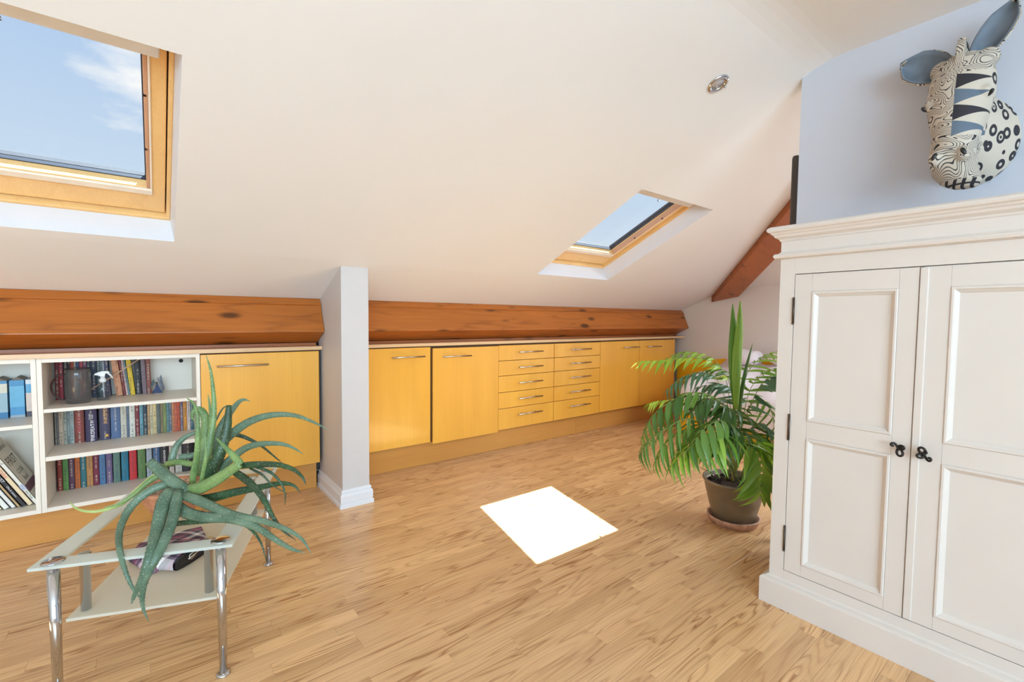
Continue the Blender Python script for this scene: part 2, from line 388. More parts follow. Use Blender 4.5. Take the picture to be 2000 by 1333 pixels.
# ------------------------------------------------------------------ floor
def plank_mesh(mb_list):
    vs, fs, uv, tint = [], [], [], []
    for (x0, x1, y0, y1, z, gx, gy, tn) in mb_list:
        o = len(vs); c = .0012
        g0 = x0+gx; g1 = x1-gx; h0 = y0+gy; h1 = y1-gy
        vs += [(g0,h0,-.012),(g1,h0,-.012),(g1,h1,-.012),(g0,h1,-.012),(g0,h0,z-c*.5),(g1,h0,z-c*.5),(g1,h1,z-c*.5),(g0,h1,z-c*.5),(g0+c,h0+c,z),(g1-c,h0+c,z),(g1-c,h1-c,z),(g0+c,h1-c,z)]
        fl = [(0,1,5,4),(1,2,6,5),(2,3,7,6),(3,0,4,7),(4,5,9,8),(5,6,10,9),(6,7,11,10),(7,4,8,11),(8,9,10,11)]
        fs += [tuple(i+o for i in f) for f in fl]
        ou, ov = R_.uniform(0, 50), R_.uniform(0, 50)
        for f in fl:
            for i in f: uv.append((vs[i+o][0]+ou, vs[i+o][1]+ov))
            tint.append(tn)
    return vs, fs, uv, tint
def plank_obj(name, lst, parent, kind=None):
    vs, fs, uv, tint = plank_mesh(lst); a = np.array(vs); c = (a.min(0)+a.max(0))/2
    me = bpy.data.meshes.new(name); me.from_pydata([tuple(p) for p in a-c], [], fs)
    u = me.uv_layers.new(name='UVMap'); u.data.foreach_set('uv', [q for p in uv for q in p])
    at_ = me.attributes.new('tint', 'FLOAT', 'FACE'); at_.data.foreach_set('value', tint)
    me.materials.append(MAT['oak']); o = bpy.data.objects.new(name, me); col.objects.link(o)
    o.parent = parent; o.location = Vector(c) - WLOC[parent]
    if kind: o['kind'] = kind
floor = struct('floor', MB().box(XL, XR, YB, YK, -.05, -.012), 'underlay')
def floor_planks():
    strips = []
    W = .0595; y = YK; r = 0
    while y > YB:
        y0 = max(y-W, YB); x = XL - R_.uniform(0, .35)
        board = r//3
        while x < XR:
            L = R_.choice((.26, .34, .42, .52, .62)); x1 = min(x+L, XR)
            if x1 > XL: strips.append((max(x, XL), x1, y0, y, R_.uniform(-.0003, 0), .0002, .0005 if r % 3 in (0,) else .0002, min(1, max(0, R_.gauss(.5, .24)))))
            x += L
        y -= W; r += 1
    def size(s):
        cx, cy = (s[0]+s[1])/2, (s[2]+s[3])/2
        p = Vector((cx, cy, -CAM_H)); d = p.dot(FW)
        if d < .25: return 0
        u, v = p.dot(RT)/d*F_PX, -p.dot(UP)/d*F_PX
        if abs(u) > 1060 or v > 740 or cx > 1.95 and cy < .85 or cy > 3.09: return 0
        return (s[1]-s[0])*W/d**3
    strips.sort(key=size, reverse=True)
    for s in strips[:300]: plank_obj('plank', [s], floor)
    plank_obj('plank_field', strips[300:], floor, 'stuff')
floor_planks()

# ------------------------------------------------------------------ roof windows
SA = math.atan(.462); CA, SN = math.cos(SA), math.sin(SA)
def roof_window(idx, x0, x1, side_label):
    yt, yb = 1.65, 2.55
    LEN = (yb-yt)/CA
    def pl(u, v, n):         # u across, v down the slope from the top of the opening, n out through the roof
        return Vector((x0+u, yt + v*CA + n*SN, slope(yt) - v*SN + n*CA))
    W = x1-x0
    root = None
    def quadtube(name, rects, mat, parent, kind=None):   # rects: list of (u0,u1,v0,v1,n)
        mb = MB(); vs = []; fs = []
        for u0, u1, v0, v1, n in rects: vs += [pl(u0, v0, n), pl(u1, v0, n), pl(u1, v1, n), pl(u0, v1, n)]
        for i in range(len(rects)-1):
            for k in range(4): fs.append((i*4+k, i*4+(k+1) % 4, (i+1)*4+(k+1) % 4, (i+1)*4+k))
        mb.add(vs, fs)
        o = obj(name, mb, mat, parent)
        if kind: o['kind'] = kind
        return o
    def bar(name, u0, u1, v0, v1, n0, n1, mat, parent, bev=.003):
        mb = MB(); mb.box(u0, u1, v0, v1, n0, n1); mb.xf(lambda p: pl(p.x, p.y, p.z)); return obj(name, mb, mat, parent, bev=bev)
    D = .105
    # plastered reveal is the structural part, frame / sash / pane hang on it
    win = quadtube('window_%d' % idx, [(0, W, 0, LEN, 0), (.012, W-.012, .0, LEN-.004, D)], 'reveal', None, 'structure')
    f0, f1 = .012, W-.012
    fr = quadtube('window_frame', [(f0, f1, 0, LEN-.004, D), (f0, f1, 0, LEN-.004, D+.09)], 'frame', win)
    bar('frame_batten', f0, f0+.014, 0, LEN-.004, D, D+.09, 'frame', win); bar('frame_batten', f1-.014, f1, 0, LEN-.004, D, D+.09, 'frame', win)
    bar('frame_batten', f0, f1, LEN-.020, LEN-.004, D, D+.09, 'frame', win); bar('frame_batten', f0, f1, 0, .016, D, D+.09, 'frame', win)
    # sash
    a, b = f0+.018, f1-.018; gl, gr = .09, W-.09; vt, vb = .075, .80
    t0, t1 = D+.02, D+.075
    sl = bar('sash_rail', a, gl, .02, LEN-.03, t0, t1, 'frame', win); bar('sash_rail', gr, b, .02, LEN-.03, t0, t1, 'frame', win)
    bar('sash_rail', a, b, vb, LEN-.03, t0+.001, t1-.001, 'frame', win); bar('sash_rail', a, b, .02, vt, t0+.001, t1-.001, 'frame', win)
    bar('ventilation_flap', gl-.04, gr+.04, .03, .118, t0-.035, t0-.012, 'flap', win, .004)
    bar('glazing_bead', gl-.011, gl+.001, .08, vb, t0-.004, t0+.03, 'bead_red', win); bar('glazing_bead', gr-.001, gr+.011, .08, vb, t0-.004, t0+.03, 'bead_red', win)
    bar('glazing_bead', gr+.011, gr+.018, .08, vb+.03, t0-.007, t0+.002, 'bead', win); bar('glazing_bead', gl, gr+.018, vb+.004, vb+.036, t0-.009, t0+.002, 'bead', win)  # pale strips paint the sunlit inner edge and sill band
    # gasket and glass
    for u0, u1, v0, v1 in ((gl-.002, gl+.005, vt, vb), (gr-.005, gr+.002, vt, vb), (gl, gr, vb-.006, vb+.002)):
        bar('gasket', u0, u1, v0, v1, t1-.018, t1-.004, 'rubber', win, 0)
    bar('pane', gl-.004, gr+.004, vt-.004, vb+.004, t1-.016, t1-.010, 'pane', win, 0)
    # outside cladding keeps the joint weather tight
    mb = MB()
    for u0, u1, v0, v1 in ((-.12, gl, -.1, LEN+.1), (gr, W+.12, -.1, LEN+.1), (gl, gr, vb, LEN+.1), (gl, gr, -.1, vt)): mb.box(u0, u1, v0, v1, t1+.004, t1+.02)
    mb.xf(lambda p: pl(p.x, p.y, p.z)); obj('cladding', mb, 'clad', win)
    # small pull ring and clips on the right-hand sash
    mb = MB(); c = pl(W/2, .132, t0-.03); mb.tube([c+Vector((.009*math.cos(q), .004*math.sin(q), .009*math.sin(q))) for q in [i*math.pi/6 for i in range(13)]], .0016, 6); obj('pull_ring', mb, 'iron', win)
    for v in (.30, .56):
        bar('clip', gr-.002, gr+.008, v, v+.012, t0-.004, t0+.004, 'iron', win, .001)
roof_window(1, S1[0], S1[1], 'left'); roof_window(2, S2[0], S2[1], 'right')

# ================================================================== TIMBERS
PUR = [(3.029, 1.1705), (2.956, 1.007), (3.108, .934), (3.30, 1.02), (3.21, 1.10)]
STRIP = [(3.055, 1.2122), (3.021, 1.171), (3.12, 1.125), (3.16, 1.168)]
def purlin(x0, x1, label):
    t = thing('purlin', label, 'beam', ((x0+x1)/2, 3.05, .934))
    obj('beam', MB().prism(PUR, x0, x1, lambda u, v, w: (w, u, v)), 'pine', t, bev=.004)
    obj('top_batten', MB().prism(STRIP, x0, x1, lambda u, v, w: (w, u, v)), 'pine', t, bev=.002)
purlin(XL, .836, 'orange-brown pine beam above the bookcase, left of the white pillar')
purlin(.998, XR-.002, 'long orange-brown pine beam above the drawers, right of the white pillar')
hd = Vector((-1.335, -1.30, .60)); hd /= hd.length
mb = MB(); end = [Vector((XR-.02, 2.685, 1.372)), Vector((XR-.02, 2.685, 1.30)), Vector((XR-.02, 2.385, 1.352)), Vector((XR-.02, 2.385, 1.46))]
mb.add([*end, *[p+hd*3.1 for p in end]], [(0, 1, 2, 3), (4, 5, 6, 7), (0, 1, 5, 4), (1, 2, 6, 5), (2, 3, 7, 6), (3, 0, 4, 7)])
def hip():
    o = obj('hip_rafter', mb, 'hip', None, bev=.004)
    tag(o, 'dark brown sloping timber running up the ceiling above the potted palm', 'beam')
hip()

# ================================================================== FITTED CABINETS
YF = 3.02
def handle(parent, x0, x1, z, label=None):
    mb = MB(); mb.tube([(x0, YF-.034, z), (x1, YF-.034, z)], .0058, 10)
    for x in (x0+.055, x1-.055): mb.tube([(x, YF-.034, z), (x, YF+.002, z)], .0042, 8)
    return obj('handle', mb, 'steel', parent)
def carcass(t, x0, x1):
    obj('carcass', MB().box(x0+.002, x1-.002, YF+.02, YK-.01, .176, .889), 'carcass', t)
def door(t, x0, x1, z0, z1, hx0, hx1, hz, dy=0):
    d = obj('door', MB().box(x0, x1, YF+dy, YF+.018+dy, z0, z1), 'birch', t, bev=.0015)
    handle(d, hx0, hx1, hz)
def cabinet(x0, x1, label, *door_args, **kw):
    t = thing('base_cabinet', label, 'cabinet', ((x0+x1)/2, 3.2, .17), group=None); carcass(t, x0, x1); door(t, *door_args, **kw); return t
cabinet(.199, .829, 'honey-coloured cupboard with one door between the bookcase and the pillar', .200, .817, .176, .884, .272, .527, .818)
cabinet(1.0, 1.606, 'honey-coloured cupboard directly right of the white pillar', 1.0, 1.597, .181, .884, 1.285, 1.537, .821)
cabinet(1.607, 2.214, 'honey-coloured cupboard with slightly dropped door, left of the drawers', 1.615, 2.211, .166, .874, 1.683, 1.934, .811, dy=-.006)
ZD = [.8785, .7505, .6255, .4885, .3535, .178]
def drawers(x0, x1, hx0, hx1, label):
    t = thing('drawer_unit', label, 'drawers', ((x0+x1)/2, 3.2, .17), 'five-drawer units under the beam'); carcass(t, x0, x1)
    for k in range(5):
        d = obj('drawer', MB().box(x0+.002, x1-.002, YF, YF+.018, ZD[k+1]+.002, ZD[k]-.002), 'birch', t, bev=.0015)
        handle(d, hx0, hx1, (.8195, .692, .562, .428, .294)[k])
drawers(2.216, 2.833, 2.407, 2.672, 'stack of five birch drawers, left of the two drawer stacks')
drawers(2.836, 3.448, 3.022, 3.285, 'stack of five birch drawers, right of the two drawer stacks')
cabinet(3.449, 4.071, 'honey-coloured cupboard directly right of the drawers', 3.451, 4.069, .182, .8785, 3.773, 4.025, .815)
cabinet(4.073, 4.735, 'honey-coloured cupboard at the far right end of the run', 4.074, 4.722, .182, .8785, 4.166, 4.416, .812)
def worktop(x0, x1, label, endcap=False):
    o = obj('worktop', MB().box(x0, x1, 3.002, YK-.004, .8925, .915), 'worktop', None, bev=.0015)
    tag(o, label, 'worktop')
    up = obj('upstand', MB().box(x0+.001, x1-.012, 3.100, 3.116, .9155, .9325), 'hip'); tag(up, 'dark brown batten lying on the ' + ('worktop over the drawers, under the beam' if x0 > 0 else 'shelf top over the bookcase, under the beam'), 'batten')
worktop(XL, .834, 'pale wooden shelf top running over the bookcase left of the pillar')
worktop(1.0, 4.888, 'pale wooden worktop running over the drawers right of the pillar')
def plinth(xs, label):
    t = thing('plinth', label, 'plinth', ((xs[0]+xs[-1])/2, 3.08, 0))
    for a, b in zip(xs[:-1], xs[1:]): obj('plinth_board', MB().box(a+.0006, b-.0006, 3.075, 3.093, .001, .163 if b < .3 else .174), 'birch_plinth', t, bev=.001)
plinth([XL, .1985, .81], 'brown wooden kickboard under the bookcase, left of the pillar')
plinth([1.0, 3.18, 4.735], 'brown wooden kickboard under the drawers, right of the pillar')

# ------------------------------------------------------------------ bookcases
def bookcase(x0, x1, shelves, label):
    t = thing('bookcase', label, 'bookcase', ((x0+x1)/2, 3.2, .175)); T = .018
    obj('side_panel', MB().box(x0, x0+T, YF+.003, 3.405, .164, .8915), 'melamine', t, bev=.001)
    obj('side_panel', MB().box(x1-T, x1, YF+.003, 3.405, .164, .8915), 'melamine', t, bev=.001)
    obj('top_panel', MB().box(x0+T, x1-T, YF+.003, 3.405, .872, .8915), 'melamine', t, bev=.001)
    obj('bottom_panel', MB().box(x0+T, x1-T, YF+.003, 3.405, .164, .184), 'melamine', t, bev=.001)
    obj('back_panel', MB().box(x0+T, x1-T, 3.405, 3.412, .164, .8915), 'melamine', t)
    for zb, zt in shelves: obj('shelf', MB().box(x0+T+.0005, x1-T-.0005, YF+.004, 3.404, zb, zt), 'melamine', t, bev=.001)
    return t
bk = bookcase(-.4305, .1975, [(.636, .653), (.406, .427)], 'white open bookcase with three shelves packed with books')
mb = MB(); mb.lathe([(0, 0), (.011, 0), (.011, .004), (0, .004)], (0, 0, 0), 16); mb.xf(lambda p: Vector((.128, 3.4045-p.z, .826)) + Vector((p.x, 0, p.y))); obj('cable_hole', mb, 'black', bk)
bookcase(-.738, -.4315, [(.571, .587)], 'white open bookcase at the left edge with slanting books')

# ------------------------------------------------------------------ books
def book_mat():
    m = M('book_cover'); oi = m.n('ObjectInfo'); base = oi.outputs['Color']
    tc = m.n('TexCoord').outputs['Object']; sp = m.n('SeparateXYZ'); m.l(tc, sp.inputs[0])
    ax = m.math('ABSOLUTE', sp.outputs[0])
    band = m.math('LESS_THAN', ax, .0034)
    nz = m.n('TexNoise', noise_dimensions='1D'); m.l(m.math('ADD', m.math('MULTIPLY', sp.outputs[2], 150), m.math('MULTIPLY', oi.outputs['Random'], 300)), nz.inputs['W']); nz.inputs['Scale'].default_value = 1.0; nz.inputs['Detail'].default_value = 3
    lo = m.n('TexNoise', noise_dimensions='1D'); m.l(m.math('ADD', m.math('MULTIPLY', sp.outputs[2], 14), m.math('MULTIPLY', oi.outputs['Random'], 90)), lo.inputs['W']); lo.inputs['Scale'].default_value = 1.0
    mark = m.math('MULTIPLY', band, m.math('MULTIPLY', m.math('GREATER_THAN', nz.outputs['Fac'], .5), m.math('GREATER_THAN', lo.outputs['Fac'], .46)))
    lum = m.n('RGBToBW'); m.l(base, lum.inputs[0])
    mc = m.mix(m.math('GREATER_THAN', lum.outputs[0], .16), (.62, .52, .40, 1), (.06, .05, .05, 1))
    grain = m.noise(m.coords(), 60, 3)
    c = m.mix(m.math('MULTIPLY', mark, .62), m.mix(m.ramp(grain, [(.3, (0,)*3), (.7, (.22,)*3)]), base, (.05, .04, .04, 1)), mc)
    return m.set(c, .5)
MAT['book'] = book_mat()
ORD = ['first', 'second', 'third', 'fourth', 'fifth', 'sixth', 'seventh', 'eighth', 'ninth', 'tenth', 'eleventh', 'twelfth', 'thirteenth', 'fourteenth', 'fifteenth', 'sixteenth', 'seventeenth', 'eighteenth', 'nineteenth', 'twentieth', 'twenty-first', 'twenty-second', 'twenty-third', 'twenty-fourth', 'twenty-fifth', 'twenty-sixth', 'twenty-seventh', 'twenty-eighth', 'twenty-ninth', 'thirtieth', 'thirty-first', 'thirty-second', 'thirty-third']
def px_x(px, py, y):                     # measured picture column -> x on the plane of the spines
    r = (px-1000)/F_PX*RT - (py-666.5)/F_PX*UP + FW
    return r.x*y/r.y
def book(x0, x1, z, h, y, depth, c, label, group, lean=0, rnd=.3):
    t = x1-x0; cover = MB()
    n = 5; pts = []                       # slightly rounded spine
    for k in range(n+1):
        a = k/n; pts.append((x0+t*a, y - rnd*t*.32*math.sin(math.pi*a)))
    cb = min(.003, t*.2)
    poly = pts + [(x1, y+depth), (x1-cb, y+depth), (x1-cb, y+.006), (x0+cb, y+.006), (x0+cb, y+depth), (x0, y+depth)]
    cover.prism(poly, z+.0005, z+h, lambda u, v, w: (u, v, w))
    pg = MB().box(x0+cb, x1-cb, y+.006, y+depth-.004, z+.0035, z+h-.003)
    if lean:
        cover.rot(lean, (x0, y, z+.0005), 'Y'); pg.rot(lean, (x0, y, z+.0005), 'Y')
    o = obj('book', cover, 'book'); o.color = rgba(c); tag(o, label, 'book', group)
    obj('pages', pg, 'paper', o)
    return o
G1, G2, G3 = 'books on the top shelf', 'paperbacks on the middle shelf', 'matching novels on the bottom shelf'
def row(lst, z, y, group, where, py, hmax):
    res = []
    for i, (a, b, c, desc, *k) in enumerate(lst):
        x0, x1 = px_x(a, py(a), y), px_x(b, py(b), y)
        h = (k[0] if k and k[0] else hmax - R_.uniform(0, .012)); lean = k[1] if len(k) > 1 else 0
        dy = k[2] if len(k) > 2 else 0
        res.append(book(x0+.0004, x1-.0004, z, h, y+dy+R_.uniform(-.002, .002), .082 if z > .6 else .105, c, '%s, %s from left on the %s shelf' % (desc, ORD[i], where), group, lean))
    return res
row1 = [(92.2, 98.9, (120, 124, 118), 'grey-green book half hidden by the jug handle'), (98.9, 107, (128, 138, 130), 'pale green-grey book behind the jug handle'), (107, 114.7, (128, 44, 48), 'dark red book behind the jug handle'), (114.7, 123.5, (176, 58, 72), 'bright red book left of the jug'),
 (123.8, 133, (46, 46, 54), 'black book behind the smoked glass jug'), (133, 137.6, (56, 52, 56), 'thin charcoal book behind the smoked glass jug'), (137.6, 144.8, (206, 84, 50), 'orange-red book behind the smoked glass jug'), (144.8, 149, (226, 214, 196), 'thin cream book behind the smoked glass jug'), (149, 155.6, (76, 90, 128), 'blue book behind the smoked glass jug'),
 (155.6, 162.4, (190, 76, 80), 'rose red book behind the smoked glass jug'), (162.4, 170, (140, 88, 112), 'purple-pink book behind the smoked glass jug'), (170, 176.5, (72, 76, 88), 'slate grey book behind the smoked glass jug'), (177, 189.5, (50, 60, 84), 'dark navy book left of the spray bottle'), (189.5, 196, (70, 100, 108), 'teal book behind the spray bottle'), (196, 200.6, (120, 136, 138), 'thin grey-green book behind the spray bottle'),
 (200.6, 205.6, (190, 188, 190), 'thin pale grey book behind the spray bottle'), (207, 216, (84, 80, 108), 'slate purple book right of the spray bottle', .20, -.05),
 (226, 239.5, (230, 160, 118), 'salmon orange book leaning left', .205, -.10), (240.5, 245.5, (140, 40, 36), 'thin dark red book leaning left', .205, -.10), (245.8, 250, (212, 180, 176), 'thin pale pink book leaning left', .205, -.10), (250, 254, (112, 136, 140), 'thin grey-teal book leaning left', .205, -.10), (254.2, 263.8, (236, 196, 40), 'bright yellow book leaning left', .205, -.09),
 (265.5, 276.8, (40, 40, 46), 'black book with white title', .206, -.045), (278, 286.2, (134, 110, 118), 'mauve-grey book', .205, -.03), (286.6, 295.5, (140, 72, 60), 'rust brown book', .205, -.02)]
b1 = row(row1, .653, 3.315, G1, 'top', lambda a: 740, .206)
row2 = [(106.6, 109.9, (150, 148, 142), 'thin pale grey book'), (109.9, 114.4, (112, 112, 112), 'thin mid grey book'), (114.4, 123.5, (206, 186, 164), 'beige book'), (123.5, 130.5, (168, 174, 162), 'grey-green book'), (130.5, 136.7, (146, 160, 162), 'blue-grey book'), (136.7, 144.7, (166, 178, 176), 'pale blue-grey book'),
 (145, 164.7, (138, 66, 54), 'thick brown-red hardback', .175), (166.8, 189.9, (62, 46, 82), 'thick purple-black hardback with white lettering', .178, 0, -.008), (194.8, 215, (68, 62, 92), 'thick navy hardback with gold lettering', .184), (216.3, 235.3, (88, 112, 152), 'thick mottled blue hardback', .184), (235.6, 247.5, (206, 200, 184), 'cream book with dark emblem'), (247.7, 252.6, (100, 116, 144), 'thin slate blue book'), (252.9, 264, (226, 224, 212), 'white book with black bird marks'), (264.3, 272.7, (126, 38, 50), 'dark red book'),
 (273, 279.8, (112, 164, 178), 'light teal book'), (280, 288, (38, 62, 78), 'dark teal book with pale title'), (288.2, 293.5, (196, 160, 118), 'tan book'), (293.5, 299.3, (214, 202, 166), 'cream book'), (299.3, 306, (228, 206, 150), 'yellow-cream book'), (306, 313.4, (108, 118, 112), 'grey-green book'), (313.8, 319, (146, 130, 96), 'khaki book'), (319, 325.6, (140, 154, 92), 'olive green book'), (325.7, 330.6, (112, 158, 166), 'thin teal-blue book'), (330.7, 336, (92, 112, 132), 'thin slate book'),
 (336, 341, (216, 140, 92), 'thin orange book'), (341, 346.8, (220, 108, 78), 'coral book'), (346.8, 352, (208, 92, 52), 'red-orange book'), (352.2, 358.2, (122, 102, 122), 'mauve book'), (358.3, 365.2, (222, 150, 58), 'amber book'), (365.5, 372, (222, 200, 192), 'white and pink book'), (372, 377.6, (58, 104, 120), 'dark teal book'), (377.7, 380.2, (28, 112, 112), 'deep green-teal book')]
b2 = row(row2, .427, 3.27, G2, 'middle', lambda a: 830, .196)
row3 = [(111.6, 121.4, (146, 50, 34), 'red-brown book'), (122.2, 133.4, (98, 150, 78), 'leaf green book'), (134, 145.4, (94, 56, 80), 'plum purple book'), (146, 156.4, (202, 104, 44), 'orange book'), (156.9, 168.4, (46, 112, 120), 'teal book'), (168.9, 181.4, (198, 138, 78), 'tan-orange book'), (182, 193.8, (126, 34, 58), 'maroon book'), (194.3, 206.2, (82, 122, 164), 'mid blue book'), (207.4, 219.8, (112, 92, 130), 'dusty purple book'), (221.4, 235, (98, 130, 118), 'grey-green book'), (237.4, 251.2, (34, 122, 150), 'turquoise book'), (253, 267.4, (212, 50, 56), 'scarlet book'), (269.8, 284.6, (104, 136, 78), 'moss green book'),
 (286.6, 297.4, (172, 180, 192), 'pale grey-blue book'), (299.8, 312.6, (74, 108, 152), 'denim blue book'), (313.8, 329.8, (40, 32, 38), 'black book with white title'), (331, 340.6, (214, 192, 182), 'pinkish white book'), (342.6, 355.8, (208, 200, 190), 'off-white book'), (357, 378.5, (44, 34, 36), 'thick black-brown book behind the aloe')]
b3 = row(row3, .184, 3.278, G3, 'bottom', lambda a: 920, .178)
def spine_text(b, txt, size, mat, dx=0, dz=0, up=True):
    o = b; me = o.data; w = WLOC[o]; hx = max(v.co.x for v in me.vertices); ymin = min(v.co.y for v in me.vertices)
    yy = w.y + ymin - .0008
    text_mesh('title', txt, size, mat, o, (lambda u, v: (w.x+dx-v, yy, w.z+dz+u)) if up else (lambda u, v: (w.x+dx+v, yy, w.z+dz-u)))
spine_text(b2[6], 'INKHEART', .022, 'print_red', 0, .02)
spine_text(b2[7], 'INKDEATH', .022, 'print_white', .006, -.03); spine_text(b2[7], 'Cornelia', .009, 'print_white', -.006, .045); spine_text(b2[7], 'Funke', .009, 'print_white', .006, .045)
spine_text(b2[8], 'INKSPELL', .024, 'print_gold', .004, .045)
mb = MB(); mb.lathe([(0, 0), (.0075, 0), (.0075, .0006), (0, .0006)], (0, 0, 0), 16)
w8 = WLOC[b2[8]]; mb.xf(lambda p: Vector((w8.x+.007, w8.y-.0585-p.z, w8.z-.068)) + Vector((p.x, 0, p.y))); obj('emblem', mb, 'print_gold', b2[8])
spine_text(b3[15], 'BLACKOUT', .014, 'print_white', 0, .02, up=False)

# leaning books in the left bookcase
def slant_book(xb, t, L, c, label, depth=.2, y=3.115, ang=math.radians(27)):
    # xb: where the lower left corner stands on the bottom panel
    cv, pg = MB(), MB(); z = .1845
    cv.box(xb, xb+.002, y, y+depth, z, z+L); cv.box(xb+t-.002, xb+t, y, y+depth, z, z+L); cv.box(xb, xb+t, y, y+.003, z, z+L)
    pg.box(xb+.002, xb+t-.002, y+.003, y+depth-.003, z+.003, z+L-.003)
    for m_ in (cv, pg): m_.rot(-ang, (xb, y, z), 'Y')
    o = obj('book', cv, plainc(c)); tag(o, label, 'book', 'slanting books in the left bookcase'); obj('pages', pg, 'paper', o)
    def fn(u, v, side='spine'):
        pass
    o_pos = (xb, y, z, ang, t, L)
    return o, o_pos
_pc = {}
def plainc(c):
    if c not in _pc: _pc[c] = plain('cover_%d_%d_%d' % c, c, .5, var=.05, vs=30)
    return _pc[c]
def slant_text(o, pos, txt, size, mat, along, across=.5, cover=False, coverdy=0):
    xb, y, z, ang, t, L = pos
    ca, sa = math.cos(ang), math.sin(ang)
    ax = Vector((-sa, 0, ca)); nr = Vector((ca, 0, sa)); base = Vector((xb, y, z))
    if not cover: fn = lambda u, v: base + ax*(along - u) + nr*(t*across + v) + Vector((0, -.0006, 0))
    else: fn = lambda u, v: base + nr*(t+.0006) + ax*(along + v) + Vector((0, coverdy+u, 0))
    text_mesh('title', txt, size, mat, o, fn)
_xb = -.4665; SL = []
for t_, L_, c_, lb_ in ((.0165, .335, (226, 222, 210), 'white-spined children\'s cookbook leaning, its printed cover facing right'),
      (.019, .315, (232, 208, 168), 'cream and peach book leaning under the cookbook'),
      (.0175, .29, (34, 26, 28), 'black book lettered HOLOCAUST leaning on its neighbours'),
      (.011, .26, (188, 156, 112), 'thin tan book leaning left of the black one'),
      (.0165, .27, (224, 222, 216), 'pale grey-white book leaning left of the thin tan one'),
      (.021, .25, (232, 230, 222), 'white book with black marks leaning low at left edge'),
      (.015, .24, (222, 208, 168), 'cream book leaning at the left picture edge'),
      (.018, .24, (40, 62, 96), 'dark blue book leaning, lowest at the left picture edge')):
    SL.append((_xb, t_, L_, c_, lb_)); _xb -= 0
for i in range(1, len(SL)):
    SL[i] = (SL[i-1][0] - (SL[i][1]+.0012)/math.cos(math.radians(27)), *SL[i][1:])
sb = [slant_book(xb, t, L, c, lb) for xb, t, L, c, lb in SL]
slant_text(*sb[0], 'Book of', .012, 'print_dark', .255); slant_text(*sb[0], 'Real Meals', .011, 'print_dark', .055)
mbx = MB(); xb, y_, z_, an, t_, L_ = sb[0][1]; mbx.box(xb, xb+t_, y_-.0006, y_, z_+.085, z_+.115); mbx.rot(-an, (xb, y_, z_), 'Y'); obj('spine_band', mbx, plainc((176, 180, 200)), sb[0][0])
for tx, sz, al in (('Children\'s', .034, .30), ('FIRST', .062, .225), ('COOK', .034, .165), ('Book', .034, .125)): slant_text(*sb[0], tx, sz, 'print_dark', al, cover=True, coverdy=.1)
mbx = MB(); mbx.box(xb+t_, xb+t_+.0006, y_+.004, y_+.198, z_+.065, z_+.102); mbx.rot(-an, (xb, y_, z_), 'Y'); obj('cover_band', mbx, 'plum', sb[0][0])
slant_text(*sb[1], 'make', .022, 'print_red', .185)
slant_text(*sb[2], 'HOLOCAUST', .0165, 'print_white', .19); slant_text(*sb[2], 'Clive A. Lawton', .010, 'print_white', .085)

# three upright boxes on the shelf above
def storage_box(xa, xb, bands, label):
    t = thing('storage_box', label, 'box', ((xa+xb)/2, 3.33, .5875), 'paper storage boxes with striped wrapping')
    z = .5875; y0, y1 = 3.275, 3.385
    for zt, c in bands:
        obj('stripe', MB().box(xa, xb, y0, y1, z, .5875+zt), plainc(c), t); z = .5875+zt
    xm = (xa+xb)/2; zt = z
    obj('lid_fold', MB().prism([(xa+.002, zt), (xb-.002, zt), (xm, zt+.016)], y0+.004, y1-.004, lambda u, v, w: (u, w, v)), plainc((120, 104, 92)), t)
storage_box(px_x(-22, 770, 3.275), px_x(14, 770, 3.275), [(.030, (70, 132, 178)), (.125, (168, 194, 204)), (.170, (228, 222, 204)), (.184, (88, 150, 196))], 'grey-blue and cream striped upright box at the left edge')
storage_box(px_x(18.5, 770, 3.275), px_x(47.5, 770, 3.275), [(.012, (166, 178, 188)), (.052, (88, 156, 204)), (.155, (116, 184, 220)), (.184, (82, 152, 200))], 'all-blue upright box in the middle of three')
storage_box(px_x(50.5, 770, 3.275), px_x(66, 770, 3.275)+.012, [(.026, (84, 80, 90)), (.118, (232, 208, 196)), (.162, (106, 172, 214)), (.184, (222, 228, 236))], 'peach, blue and white striped upright box beside the shelf side')

